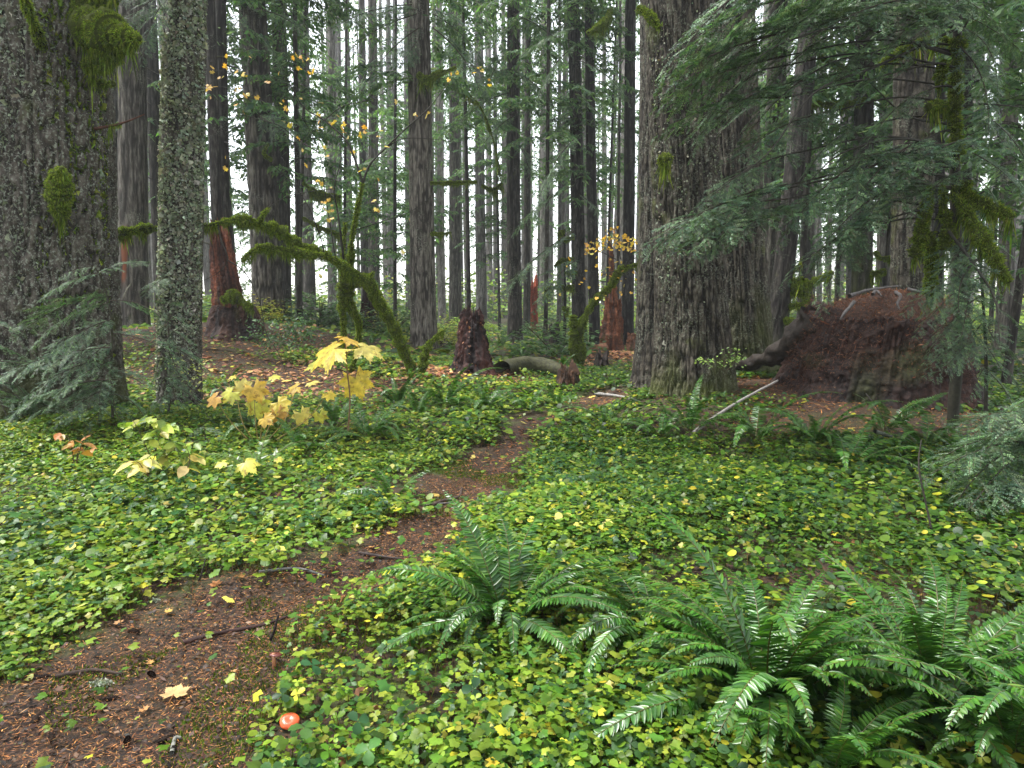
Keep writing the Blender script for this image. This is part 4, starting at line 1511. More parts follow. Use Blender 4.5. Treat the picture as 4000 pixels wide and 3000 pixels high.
def wall_fn(r_, n):
    a = r_.uniform(pi * .95, 2.05 * pi, n)
    z = r_.uniform(0, 1.35, n)
    q = z / BH
    k = vnoise(np.cos(a) * 3, np.sin(a) * 3, z * 2.2, 117) + r_.normal(0, .2, n) + .5 * (q > .8) + .7 * (np.cos(a) < -.35) * (q > .3)
    s = k > .25
    a, z, q = a[s], z[s], q[s]
    r = 1.12 + (.90 - 1.12) * q + .26 * 1.12 * np.exp(-(z + .1) / (BH * .16)) + .07 * 1.14 * np.sin(pi * q) + .05
    r = r * (1 + .14 * vnoise(np.cos(a) * 1.7, np.sin(a) * 1.7, z * .8, 114))
    return np.stack([.17 * q * BH + r * np.cos(a), .05 * q * BH + r * np.sin(a) * .85, z], -1), np.stack([np.cos(a), np.sin(a), np.full(len(a), .5)], -1)
bits(big, wall_fn, 15000, .032, RUST, [4, 5, 6, 1], 118, "clinging_needles", tv=T_DIAM, wid=.15)
# dead roots on the top
mb = MB()
for k, pts in enumerate([[(1835, 640, 9.1), (1870, 628, 9.3), (1905, 622, 9.5), (1940, 618, 9.6)], [(1885, 636, 9.1), (1893, 628, 9.15), (1905, 640, 9.0)],
                         [(1935, 632, 9.2), (1945, 640, 9.0), (1938, 655, 8.9), (1943, 668, 8.85)], [(1960, 625, 9.4), (1990, 632, 9.3), (2010, 640, 9.2)], [(1845, 652, 9.0), (1825, 675, 8.8), (1815, 690, 8.75)]]):
    C_ = spline([np.array(P2(*p)) - np.array(bx) for p in pts], 16)
    add_tube(mb, C_, np.linspace(.026, .010, 16), 6, (.10, .09, .085), rough=.3, seed=k, fr=20)
mb.obj("dead_root", M_TWIG, big)
# buttress roots of the stump
for pts, rad in (([(1770, 690, 9.6), (1715, 745, 9.9), (1665, 772, 10.4), (1600, 790, 11.0), (1560, 800, 11.2)], (.24, .17, .12, .08, .03)),
                 ([(2040, 800, 9.2), (2100, 880, 8.9), (2150, 905, 8.7)], (.26, .16, .05))):
    mb = MB()
    C_ = spline([np.array(P2(*p)) - np.array(bx) for p in pts], 60)
    add_tube(mb, C_, np.interp(np.linspace(0, 1, 60), np.linspace(0, 1, len(rad)), rad), 40, (.024, .017, .012), rough=.42, seed=int(pts[0][0]), fr=7)
    mb.obj("buttress_root", M_ROT, big)


# ------------------------------------------------------------------ logs, poles and sticks
def log(name, label, pts, r0, r1, col, cat="log", mat=None, seg=18, rough=.15, n=40, moss=False, sub=None):
    A = np.array([tuple(p) for p in pts])
    c = A.mean(0)
    o0 = MB()
    C_ = spline(A - c, n)
    add_tube(o0, C_, np.linspace(r0, r1, n), seg, col, rough=rough, seed=int(abs(c[0]) * 100), fr=.6 / r0)
    o = o0.obj(name, mat or M_WOOD)
    o.location = c
    tag(o, label, cat)
    return o


def gd(dx, dy, lift=0.0):
    k = 1024 / 2212
    p = gp(dx * k, dy * k)
    return (p.x, p.y, p.z + lift)


log("fallen_log", "mossy dark log lying across the way right of the tall broken stump", [gd(1085, 812, .12), gd(1130, 806, .15), gd(1180, 812, .16), gd(1225, 822, .12)], .15, .13, (.045, .045, .018), rough=.3, mat=M_ROT)
log("fallen_log", "reddish split log end lying behind the forked mossy maple", [at(574, 353, 17.5), at(590, 352, 17.6), at(606, 350, 17.7)], .17, .19, (.16, .07, .035), mat=M_ROT)
log("fallen_log", "long low mossy log far back left of the central dark trunk", [at(312, 321, 30), at(345, 322, 29), at(385, 324, 28)], .16, .12, (.10, .10, .06))
log("fallen_log", "grey pole lying in the sunlit litter behind the stout grey trunk", [at(290, 307, 34), at(330, 311, 34), at(358, 313, 33)], .12, .09, (.20, .18, .16))
log("fallen_log", "low dark log between the central trunk and the tall broken stump", [at(436, 341, 22), at(452, 343, 21.5), at(466, 346, 21)], .16, .12, (.05, .04, .03), mat=M_ROT)
log("bare_pole", "long bare grey stick propped diagonally against the rusty debris beside the old fir", [gd(1495, 945, .03), P2(1545, 900, 7.9), P2(1600, 865, 8.4), P2(1680, 822, 8.9)], .022, .012, (.26, .24, .22), cat="stick", seg=8)
log("thin_branch", "thin silvery branch lying across the path beyond the bend", [gd(1285, 855, .03), gd(1330, 860, .03), gd(1375, 868, .02)], .028, .018, (.24, .23, .21), cat="stick", seg=8)
log("bare_pole", "pale lichened stick sloping down behind the dark sword fern under the stump", [P2(1890, 932, 6.6), gd(1930, 962, .06), gd(1962, 988, .02)], .020, .014, (.12, .13, .10), cat="stick", seg=8)
for lab, pts, r_0, colr in (
        ("forked dead branch lying across the path at the second bend", [(925, 1105), (955, 1092), (990, 1078), (998, 1060)], .016, (.07, .045, .035)),
        ("lichen flecked twig crossing behind the forked dead branch on the path", [(915, 1102), (950, 1096), (985, 1090)], .010, (.16, .15, .14)),
        ("long thin dark stick lying along the wide part of the path", [(395, 1398), (470, 1378), (560, 1362), (622, 1338)], .011, (.045, .022, .018)),
        ("short broken black twig standing near the end of the long stick", [(585, 1392), (593, 1362), (598, 1338)], .008, (.02, .015, .013)),
        ("short curved black twig left of the foreground fern tip", [(775, 1212), (815, 1219), (865, 1213)], .011, (.06, .045, .04)),
        ("grey lichen covered twig along the far edge of the path bend", [(560, 1248), (640, 1252), (700, 1250)], .009, (.18, .18, .17)),
        ("dark twig poking up from the leaves by the path's far edge", [(430, 1262), (445, 1240), (453, 1212)], .006, (.03, .025, .02)),
        ("straight twig across the path close to the bottom left", [(120, 1475), (200, 1470), (265, 1478)], .010, (.06, .04, .03)),
        ("white lichened twig at the bottom edge of the path", [(372, 1650), (380, 1630), (392, 1610)], .008, (.20, .20, .17))):
    upr = "up" in lab or "standing" in lab
    P_ = [np.array(gd(*p, .014)) for p in pts]
    if upr:
        b = P_[0]
        P_ = [b, b + np.array([.02, 0, .05]), b + np.array([.035, .01, .11])]
    log("stick", lab, P_, r_0, r_0 * .6, colr, cat="stick", seg=7, n=16, mat=M_TWIG, rough=.25)

# ------------------------------------------------------------------ the arching mossy vine maple and its thin stems
M0 = np.array(P2(890, 806, 12.4))
M0[2] = H(M0[0], M0[1])
maple = empty("vine_maple", M0, "mossy vine maple bowing left in a long arch with sparse yellow leaves", "tree")
arc = [(892, 800, 12.4), (868, 750, 12.1), (850, 705, 11.9), (820, 655, 11.7), (796, 612, 11.5), (757, 585, 11.3), (722, 562, 11.1), (690, 543, 10.9), (640, 525, 10.7), (612, 503, 10.5), (585, 491, 10.4),
       (545, 478, 10.2), (505, 474, 10.1), (468, 483, 10.0)]
moss_part(maple, "trunk", [P2(*p) for p in arc], [.12, .10, .09, .085, .085, .065, .05, .05, .06, .07, .07, .06, .05, .02], seed=201, hang=.055, n=150, dens=1.0, core=(.06, .08, .014))
moss_part(maple, "branch", [P2(472, 484, 10.0), P2(440, 487, 10.0), P2(400, 490, 10.0), P2(345, 493, 10.0), P2(318, 492, 9.9), P2(285, 498, 9.7), P2(250, 505, 9.5), P2(222, 506, 9.3)],
          [.028, .018, .016, .022, .05, .055, .04, .02], seed=202, hang=.05, n=90, core=(.03, .035, .012))
moss_part(maple, "branch", [P2(700, 552, 10.8), P2(640, 545, 10.5), P2(590, 536, 10.4), P2(555, 537, 10.3), P2(520, 560, 10.2)], [.05, .055, .045, .04, .015], seed=203, hang=.05, n=60)
moss_part(maple, "branch", [P2(870, 770, 12.2), P2(845, 700, 11.9), P2(812, 640, 11.8), P2(790, 612, 11.7), P2(745, 618, 11.6), P2(738, 640, 11.6), P2(742, 700, 11.7), P2(744, 760, 11.9)],
          [.02, .05, .07, .07, .10, .06, .045, .04], seed=204, hang=.03, n=90)
moss_part(maple, "branch", [P2(745, 618, 11.6), P2(757, 560, 11.4), P2(760, 520, 11.3), P2(772, 450, 11.2), P2(784, 395, 11.1)], [.07, .045, .035, .03, .022], seed=205, hang=.02, n=60)
moss_part(maple, "branch", [P2(752, 620, 11.6), P2(757, 660, 11.7), P2(775, 700, 11.9), P2(770, 760, 12.1), P2(758, 800, 12.3)], [.085, .055, .045, .04, .04], seed=206, hang=.05, n=60)
moss_part(maple, "branch", [P2(738, 640, 11.6), P2(740, 560, 11.5), P2(746, 480, 11.4)], [.03, .022, .018], seed=207, hang=.0, n=40)
moss_part(maple, "branch", [P2(790, 608, 11.6), P2(800, 597, 11.5), P2(808, 586, 11.45)], [.04, .03, .01], seed=208, hang=.0, n=12)
moss_part(maple, "branch", [P2(560, 482, 10.2), P2(568, 465, 10.15), P2(580, 448, 10.1)], [.04, .025, .008], seed=209, hang=.0, n=12)

DARKT = (.035, .032, .024)
def twigs(parent, name, curves, r0=.012, r1=.004, c=DARKT, mat=None):
    mb = MB()
    loc = np.array(parent.location)
    for k, pts in enumerate(curves):
        C_ = spline([np.array(P2(*p)) - loc for p in pts], 8 * len(pts))
        add_tube(mb, C_, np.linspace(r0, r1, len(C_)), 5, c, rough=.15, seed=k, fr=30)
    return mb.obj(name, mat or M_TWIG, parent)


twigs(maple, "upright_stem", [
    [(784, 395, 11.1), (800, 355, 11.1), (835, 318, 11.0), (880, 275, 10.9), (925, 235, 10.8), (960, 190, 10.7)],
    [(784, 395, 11.1), (765, 340, 11.1), (745, 300, 11.1), (700, 260, 11.1), (655, 230, 11.1), (620, 170, 11.0)],
    [(742, 560, 11.4), (735, 500, 11.2), (728, 450, 11.2), (722, 410, 11.1), (735, 350, 11.0)],
], .020, .006)
twigs(maple, "twig", [
    [(725, 560, 11.1), (712, 480, 10.9), (700, 400, 10.8), (690, 330, 10.7), (650, 250, 10.6), (600, 200, 10.5)],
    [(758, 500, 11.3), (820, 480, 11.2), (880, 460, 11.1), (925, 430, 11.0), (945, 405, 10.9)],
    [(470, 480, 10.0), (478, 520, 9.9), (492, 560, 9.8), (470, 590, 9.7), (430, 610, 9.6)],
    [(492, 562, 9.8), (530, 590, 9.7), (560, 650, 9.6), (575, 720, 9.5), (600, 760, 9.4), (620, 810, 9.3)],
    [(580, 448, 10.1), (620, 425, 10.1), (680, 412, 10.2), (725, 408, 10.3)],
    [(700, 545, 10.9), (688, 500, 10.6), (650, 420, 10.4), (560, 330, 10.3), (500, 290, 10.2)],
    [(835, 318, 11.0), (870, 300, 11.0), (930, 300, 11.0), (1010, 310, 11)],
    [(700, 260, 11.1), (740, 230, 11.0), (800, 215, 11.0), (850, 190, 11)],
    [(690, 330, 10.7), (640, 300, 10.7), (600, 270, 10.6), (520, 245, 10.6), (450, 205, 10.5)],
], .009, .003)

YEL = [(.74, .52, .10), (.66, .55, .12), (.62, .40, .08), (.78, .62, .24)]
def leaves_at(parent, name, pts, size, cols=YEL, wts=(4, 3, 2, 1), tmpl=None, seed=0, mat=None, tiltz=(0, -.5, .8), jit=.5, spread=0.0, ns=(1, 1)):
    r_ = np.random.default_rng(seed)
    loc = np.array(parent.location)
    P_ = []
    for p in pts:
        for k in range(r_.integers(ns[0], ns[1] + 1)):
            P_.append(np.array(P2(*p)) - loc + r_.normal(0, spread, 3))
    P_ = np.array(P_)
    n = len(P_)
    mb = MB()
    Z = np.tile(tiltz, (n, 1)) + r_.normal(0, jit, (n, 3))
    X = r_.normal(0, 1, (n, 3)) + np.array([0, 0, -.6])
    stamp(mb, *(tmpl or T_MAPLE), P_, X, Z, size * np.exp(r_.normal(0, .22, n)), c=pal(n, cols, wts, .15, r_))
    # every leaf hangs from a fine twig that runs back to the nearest branch or to its neighbour
    nodes = [np.array(q.co) for c_ in parent.children if c_.name.startswith(("twig", "upright_stem")) for q in list(c_.data.vertices)[::7]]
    mt = MB()
    A_ = np.array(nodes)
    for q in P_[np.argsort([np.min(np.linalg.norm(A_ - q, axis=1)) for q in P_])]:
        e = A_[np.argmin(np.linalg.norm(A_ - q, axis=1))]
        L_ = np.linalg.norm(e - q)
        if L_ < 2.2:
            mid = (e + q) / 2 + np.array([0, 0, .10 * L_]) + r_.normal(0, .06, 3) * L_
            C_ = spline([e, mid, q], 8)
            add_tube(mt, C_, np.linspace(.0035, .0018, 8), 4, DARKT)
            A_ = np.concatenate([A_, C_[3:]])
    if mt.n:
        tag(mt.obj("leaf_twigs", M_TWIG, parent), kind="stuff")
    return mb.obj(name, mat or M_YEL, parent, smooth=False)


lf = [(455, 148), (470, 160), (490, 152), (515, 150), (530, 155), (448, 190), (462, 190), (478, 128), (487, 117), (540, 118), (450, 205), (640, 118), (655, 125), (660, 135),
      (668, 150), (676, 155), (650, 150), (632, 120), (725, 262), (740, 270), (745, 285), (750, 275), (715, 265), (732, 258), (748, 292), (525, 240), (515, 235), (530, 205), (515, 190), (605, 215), (605, 260),
      (618, 268), (650, 210), (680, 250), (690, 272), (710, 335), (703, 312), (680, 278), (775, 290), (790, 285), (490, 370), (490, 345),
      (700, 440), (710, 435), (718, 452), (702, 455), (715, 475), (690, 395), (720, 410), (925, 250), (860, 215), (690, 600), (735, 520), (800, 430), (812, 455), (885, 470), (870, 540), (985, 158), (975, 160), (1035, 148), (1045, 158), (1030, 160), (1052, 168),
      (560, 210), (575, 170), (600, 150), (640, 300), (655, 330), (670, 360), (830, 385), (815, 300), (835, 318), (900, 250), (760, 330), (780, 360), (620, 230), (690, 225)]
rr2 = np.random.default_rng(4)
leaves_at(maple, "leaves", [(a, b, 10.4 + rr2.uniform(0, 1.4)) for a, b in lf], .105, seed=31, spread=.035, ns=(1, 2))

# forked mossy maple, right of centre
M1 = np.array(P2(1248, 795, 15.0))
M1[2] = H(M1[0], M1[1])
mp2 = empty("vine_maple", M1, "forked mossy maple with a short stub and a long leaning stem topped with yellow leaves", "tree")
moss_part(mp2, "trunk", [P2(1256, 800, 15), P2(1254, 745, 15), P2(1257, 700, 15), P2(1278, 660, 15), P2(1292, 642, 15), P2(1318, 620, 14.9), P2(1335, 590, 14.8), P2(1345, 578, 14.8)], [.09, .08, .075, .07, .075, .07, .065, .06], seed=221, hang=.02, n=90)
moss_part(mp2, "trunk", [P2(1241, 800, 15), P2(1240, 740, 15), P2(1239, 700, 15), P2(1238, 680, 15)], [.09, .09, .085, .05], "short broken mossy stub", seed=222, hang=.02, n=50)
moss_part(mp2, "branch", [P2(1345, 578, 14.8), P2(1375, 572, 14.6), P2(1400, 562, 14.4)], [.04, .03, .035], seed=223, hang=.05, n=30)
twigs(mp2, "twig", [[(1345, 578, 14.8), (1360, 555, 14.6), (1340, 530, 14.5), (1320, 500, 14.4)], [(1345, 580, 14.8), (1300, 595, 14.7), (1275, 610, 14.6)], [(1350, 575, 14.7), (1385, 545, 14.5), (1395, 520, 14.4)],
                    [(1330, 560, 14.7), (1300, 545, 14.6), (1270, 535, 14.6)], [(1340, 560, 14.7), (1335, 510, 14.6), (1325, 480, 14.5)], [(1345, 575, 14.8), (1380, 590, 14.7), (1400, 640, 14.6)]], .012, .004)
pts = []
for k in range(210):
    if k < 150:
        a, b = rr2.uniform(-1, 1), rr2.uniform(-1, 1)
        pts.append((1330 + a * 66, 527 + b * 17 + 12 * abs(a) - 6, 14.6 + rr2.uniform(-.5, .5)))
    elif k < 172:
        pts.append((1325 + rr2.normal(0, 12), 500 + rr2.normal(0, 12), 14.6))
    else:
        pts.append((1325 + rr2.normal(0, 45), 590 + rr2.normal(0, 30), 14.6 + rr2.uniform(-.5, .5)))
leaves_at(mp2, "leaves", pts, .085, seed=33, cols=[(.80, .54, .07), (.72, .58, .12), (.66, .40, .08)], wts=(4, 3, 2), tmpl=T_LOB)

# small mossy post and bush stem left of the broken stump
p = P2(925, 800, 12.2)
sb = empty("mossy_sapling", (p.x, p.y, H(p.x, p.y)), "short moss wrapped stem standing between the central trunk and the broken stump", "sapling")
moss_part(sb, "trunk", [P2(912, 830, 11.9), P2(912, 800, 12), P2(918, 765, 12), P2(930, 735, 12)], [.05, .05, .09, .05], seed=241, hang=.05, n=40)
moss_part(sb, "branch", [P2(925, 750, 12), P2(945, 722, 12), P2(962, 712, 12)], [.03, .02, .01], seed=242, hang=.04, n=24)

# dead sapling left of the forked maple
p = gY(564, 21.5)
ds = empty("dead_sapling", p, "thin black dead sapling with short moss draped side branches", "sapling")
mb = MB()
tp = at(564.5, 229, 21.5)
add_tube(mb, spline([(0, 0, -.1), (.02, 0, 1), (0, 0, 2.5), ((tp.x - p.x), 0, tp.z - p.z)], 30), np.linspace(.06, .03, 30), 8, (.022, .02, .016), rough=.1)
mb.obj("trunk", M_TWIG, ds)
for k, (a, b, c_, d_) in enumerate(((1218, 618, 1184, 624), (1218, 625, 1240, 618), (1220, 590, 1247, 588), (1220, 562, 1240, 560), (1217, 665, 1228, 672), (1218, 560, 1198, 575), (1220, 520, 1240, 512), (1218, 500, 1205, 510), (1184, 624, 1178, 628))):
    moss_part(ds, "branch", [P2(a, b, 21.5), P2((a + c_) / 2, (b + d_) / 2 - 1, 21.4), P2(c_, d_, 21.3)], [.05, .06, .035], seed=250 + k, hang=.10, n=20, dens=.6)


# moss-draped dead limbs on standing trees: parts of the tree they grow from
def limb(match, pts, rad, seed, hang=.06, **k):
    root = next(o for o in bpy.data.objects if o.get("label") == match)
    moss_part(root, "mossy_branch", [P2(*p) for p in pts], rad, seed=seed, hang=hang, n=40, **k)


LEAN = "dark trunk leaning right with mossy side stubs near the rotten stump"
for k, (pts, rad) in enumerate((
        ([(1705, 622, 13.9), (1750, 612, 13.7), (1800, 588, 13.5)], [.06, .07, .04]),
        ([(1700, 632, 13.9), (1730, 636, 13.8), (1752, 640, 13.7)], [.03, .04, .03]),
        ([(1698, 662, 13.9), (1720, 660, 13.8), (1750, 655, 13.7)], [.03, .05, .05]),
        ([(1704, 607, 13.9), (1720, 604, 13.8), (1735, 601, 13.7)], [.04, .05, .03]),
        ([(1712, 590, 13.9), (1722, 575, 13.8), (1732, 560, 13.7)], [.015, .015, .01]),
        ([(1690, 690, 13.9), (1700, 692, 13.8), (1715, 692, 13.7)], [.04, .05, .04]))):
    limb(LEAN, pts, rad, 300 + k, .06)
ARC2 = "dark trunk with a moss covered flank rising behind the middle of the rotten stump"
limb(ARC2, [(1755, 222, 16.6), (1800, 227, 16.5), (1840, 224, 16.5), (1870, 212, 16.6)], [.05, .06, .06, .04], 310, .05)
limb(ARC2, [(1830, 150, 16.6), (1800, 135, 16.5), (1765, 120, 16.4)], [.05, .05, .02], 311, .05)
limb(ARC2, [(1890, 545, 16.8), (1905, 558, 16.6), (1930, 556, 16.4), (1975, 540, 16)], [.04, .05, .05, .015], 312, .06)
limb(ARC2, [(1880, 590, 16.8), (1895, 590, 16.7), (1912, 586, 16.7)], [.04, .06, .05], 313, .10)
FOC = "central dark grey trunk standing directly right of the maple's mossy foot"
limb(FOC, [(905, 162, 17), (922, 172, 16.8), (945, 160, 16.6), (985, 145, 16.4)], [.07, .09, .05, .02], 320, .10)
limb(FOC, [(930, 395, 17.4), (970, 395, 17.3), (1030, 393, 17.2)], [.02, .035, .02], 321, .05)
limb(FOC, [(930, 505, 17.4), (955, 505, 17.3), (975, 502, 17.3)], [.03, .035, .02], 322, .05)
limb("stout grey furrowed trunk behind the high end of the mossy arching maple", [(585, 345, 18), (570, 332, 17.6), (580, 310, 17.5)], [.04, .035, .012], 323, .02)
limb("tall black trunk rising behind the forked mossy maple stems", [(1320, 20, 22), (1305, 45, 21), (1270, 70, 20)], [.05, .07, .03], 324, .10)
limb("sturdy trunk rising behind the tall dark broken stump", [(1010, 200, 22), (1040, 235, 22), (1065, 300, 22), (1080, 370, 22)], [.015, .02, .018, .01], 325, .10)
limb("brown trunk behind the right shoulder of the tall dark broken stump", [(1040, 400, 24), (1065, 410, 24), (1085, 395, 24)], [.03, .07, .04], 326, .16)
limb("slender nearly black sapling stem crossing in front of the mottled trunk", [(655, 395, 22), (690, 420, 21.5), (735, 425, 21)], [.05, .09, .06], 327, .08)
limb("slender nearly black sapling stem crossing in front of the mottled trunk", [(655, 470, 22), (700, 495, 21.5), (740, 508, 21)], [.03, .07, .03], 328, .08)
limb("massive deeply furrowed fir trunk right of the clearing, partly veiled by hemlock boughs", [(1428, 350, 9.3), (1436, 345, 9.2), (1446, 342, 9.1)], [.05, .06, .05], 329, .10)
limb("massive deeply furrowed fir trunk right of the clearing, partly veiled by hemlock boughs", [(1378, 18, 9.4), (1400, 30, 9.3), (1425, 60, 9.2)], [.04, .05, .03], 330, .03)


# ------------------------------------------------------------------ sword ferns
def t_pinna(k=6):
    t = np.linspace(0, 1, k)
    hw = .5 * np.array([.55, 1.0, .95, .8, .5, .0])[:k]
    hw[0] = .35
    bend = .16 * t ** 2
    up = np.stack([t, hw + bend, .10 * np.abs(hw) - .10 * t ** 2], -1)
    md = np.stack([t, bend, -.02 + 0 * t - .10 * t ** 2], -1)
    dn = np.stack([t, -hw + bend, .10 * np.abs(hw) - .10 * t ** 2], -1)
    v = np.concatenate([up, md, dn])
    f = []
    for i in range(k - 1):
        f += [[i, i + 1, k + i + 1, k + i], [k + i, k + i + 1, 2 * k + i + 1, 2 * k + i]]
    return v, np.array(f)


T_PINNA = t_pinna()
FERNC = [(.045, .14, .018), (.065, .175, .02), (.032, .10, .018), (.09, .20, .025)]


def frond_mesh(seed, L=.75, pairs=56, a0=68, a1=-25, w=.088, cols=FERNC, fine=True, lace=False, wts=None, tip=(0, 0, 0)):
    rs = np.random.default_rng(seed)
    n = 40
    t = np.linspace(0, 1, n)
    ang = np.radians(a0 + (a1 - a0) * t ** 1.35)
    yaw = .25 * rs.normal() * t
    dx, dz = np.cos(ang) * np.cos(yaw), np.sin(ang)
    dy = np.cos(ang) * np.sin(yaw)
    P = np.cumsum(np.stack([dx, dy, dz], -1) * L / n, axis=0)
    P[0] = 0
    mb = MB()
    add_tube(mb, P, np.linspace(.0038, .0012, n), 4, (.12, .11, .03), 0)
    ts = .14 + .85 * (np.arange(pairs) + .5) / pairs
    prof = np.minimum(1, .45 + (ts - .14) * 4) * np.clip(1.03 - ts, 0, 1) ** .62
    T = nrm(np.gradient(P, axis=0))
    for side in (1, -1):
        q = ts + rs.normal(0, .003, pairs)
        i = np.clip((q * (n - 1)).astype(int), 0, n - 1)
        p = P[i]
        tt = T[i]
        S_ = np.cross(np.tile([0, 0, 1.0], (pairs, 1)), tt)
        S_ = nrm(S_) * side
        up = nrm(np.cross(tt, S_) * side)
        up = up * np.sign(up[:, 2:3] + 1e-6) if a0 > 0 else up
        fwd = np.radians(18 + 32 * q + rs.normal(0, 4, pairs))
        X = S_ * np.cos(fwd)[:, None] + tt * np.sin(fwd)[:, None]
        X = nrm(X + np.cross(tt, S_) * 0 - np.array([0, 0, .16]) + rs.normal(0, .09, (pairs, 3)))
        Zn = nrm(up + rs.normal(0, .22, (pairs, 3)) + tt * rs.uniform(.0, .35))
        ln = w * prof * np.exp(rs.normal(0, .05, pairs)) * (L / .75)
        wid = np.minimum(.0135 * (L / .75), ln * .45) if not lace else ln * .30
        c = pal(pairs, cols, wts or [3, 3, 2, 1], .12, rs)
        if lace:
            # each pinna cut again into small leaflets
            k = 9
            s = (np.arange(k) + .5) / k
            for sd in (1, -1):
                bp = (p[:, None] + X[:, None] * (ln[:, None] * s)[..., None]).reshape(-1, 3)
                Yp = np.cross(Zn, X) * sd
                d = nrm(Yp[:, None] * .9 + X[:, None] * .55 + 0 * s[None, :, None]).reshape(-1, 3)
                ll = (wid[:, None] * (1.05 - s)).reshape(-1)
                stamp(mb, *T_DIAM, bp, d, np.repeat(Zn, k, 0), ll, ll * .5, c=np.repeat(c, k, 0))
        else:
            # left side bends to the tip as well
            tv = T_PINNA[0].copy()
            tv[:, 1] *= side
            tf = T_PINNA[1] if side > 0 else T_PINNA[1][:, ::-1]
            stamp(mb, tv, tf, p, X, Zn, ln, wid * 1.15, ln * .8, c=c)
    return mb.mesh("frond", [M_FERN])


FROND = [frond_mesh(400 + i, a0=a, a1=b) for i, (a, b) in enumerate(((72, -30), (60, -12), (80, 18), (48, -38), (66, -50), (36, -20), (75, -5), (55, -30)))]
FROND_BROWN = [frond_mesh(420, a0=30, a1=-50, cols=[(.30, .11, .04), (.20, .07, .03)], wts=[1, 1]), frond_mesh(421, a0=15, a1=-30, cols=[(.34, .14, .05), (.22, .08, .03)], wts=[1, 1])]
FROND_LACE = [frond_mesh(430 + i, L=.5, pairs=20, w=.15, a0=a, a1=b, lace=True, cols=[(.09, .19, .03), (.13, .24, .05)], wts=[1, 1]) for i, (a, b) in enumerate(((50, -20), (62, -35), (35, -15)))]


def fern(u, v, L, n, label, spread=(0, 360), low=0.0, kinds=None, brown=0, name="sword_fern", seed=None, Lj=.18, lift=0.0, pos=None, tint=None):
    p = gp(u, v) if pos is None else Vector(pos)
    r_ = random.Random(seed if seed is not None else int(u * 31 + v))
    root = empty(name, (p.x, p.y, p.z + lift), label, "fern")
    lst = kinds or FROND
    L0 = .75 if lst is not FROND_LACE else .5
    for i in range(n):
        d = r_.choice(lst)
        o = link("frond", d, root)
        a = R(spread[0] + (spread[1] - spread[0]) * (i + r_.uniform(-.35, .35)) / n)
        s = L / L0 * math.exp(r_.gauss(0, Lj))
        o.rotation_euler = (r_.gauss(0, .16), r_.gauss(low, .14), a)
        o.location = (.03 * math.cos(a), .03 * math.sin(a), 0)
        o.scale = (s, s, s)
    for i in range(brown):
        o = link("dead_frond", r_.choice(FROND_BROWN), root)
        s = L / .75 * r_.uniform(.7, 1.0)
        o.rotation_euler = (r_.gauss(0, .1), r_.gauss(.25, .1), r_.uniform(0, 6.28))
        o.scale = (s, s, s)
        o["label"] = "withered rusty brown frond"
    return root


fern(507, 634, .60, 36, "large glossy sword fern in the middle of the foreground beside the path", brown=2, seed=1)
fern(765, 710, .67, 54, "biggest glossy sword fern filling the lower right of the view", seed=2, brown=4)
fern(935, 705, .63, 44, "glossy sword fern with dark wet fronds at the lower right edge", seed=3)
fern(655, 640, .5, 16, "arching sword fern fronds between the two largest foreground ferns", spread=(80, 270), low=.15, seed=4)
fern(830, 790, .46, 26, "low sword fern with broad bright fronds at the bottom right", seed=5, low=.25)
fern(1010, 770, .55, 28, "sword fern cut off by the bottom right corner", seed=6)
fern(370, 440, .62, 16, "sword fern under the hanging yellow leaf left of the path", seed=7, low=.1)
fern(335, 428, .6, 12, "sword fern directly below the drooping broad yellow leaves", seed=8)
fern(258, 432, .6, 14, "sword fern at the foot of the lichen covered trunk", seed=9)
fern(302, 455, .5, 10, "flattened sword fern in front of the broad yellow leaves", seed=10, low=.3)
fern(398, 407, .62, 14, "tall sword fern at the mossy foot of the arching maple", seed=11)
fern(445, 410, .72, 13, "upright sword fern with rusty fronds in front of the broken stump", seed=12, brown=5)
fern(418, 418, .5, 9, "smaller sword fern between the two upright ferns by the stump mound", seed=13, brown=2)
fern(487, 412, .60, 13, "spreading sword fern at the right foot of the broken stump mound", seed=14, low=.15)
fern(527, 414, .52, 10, "sword fern reaching over the clover left of the far path", seed=15, low=.15)
fern(557, 408, .46, 9, "small sword fern just before the brown root stump", seed=16)
fern(560, 372, .5, 8, "bright little fern at the foot of the forked maple", seed=17)
fern(606, 428, .45, 9, "dull sword fern right of the path opposite the root stump", seed=18)
fern(660, 440, .55, 10, "sword fern with drooping fronds in front of the massive fir", seed=19, low=.15)
fern(690, 436, .62, 9, "sword fern with one frond standing straight up before the massive fir", seed=20, kinds=[FROND[2], FROND[1], FROND[3]])
fern(755, 440, .68, 12, "sword fern below the diagonal grey stick", seed=21, low=.1)
fern(815, 448, .72, 14, "dark sword fern arching in front of the giant rotten stump", seed=22, low=.1)
fern(845, 470, .72, 12, "dark sword fern with long fronds trailing down to the clover", seed=23, low=.3)
fern(885, 435, .62, 11, "shaded sword fern under the right half of the giant stump", seed=24)
fern(925, 450, .6, 11, "shaded sword fern beside the hemlock boughs at the right", seed=25, low=.2)
fern(393, 500, .42, 7, "small sword fern at the left edge of the path bend", seed=26, low=.25)
fern(437, 652, .34, 8, "small lacy fern in the clover left of the foreground fern", seed=27, kinds=FROND_LACE, name="lady_fern")
fern(512, 690, .28, 7, "tiny lacy fern below the foreground sword fern", seed=28, kinds=FROND_LACE, name="lady_fern")
fern(258, 478, .50, 9, "fresh light green lacy fern near the yellow leaf cluster", seed=29, kinds=FROND_LACE, name="lady_fern")
fern(622, 452, .40, 7, "pale lacy fern on the right side of the path before the old fir", seed=30, kinds=FROND_LACE, name="lady_fern")
fern(470, 700, .25, 4, "narrow drooping sword fern among bottom centre clover", seed=31, low=.5)
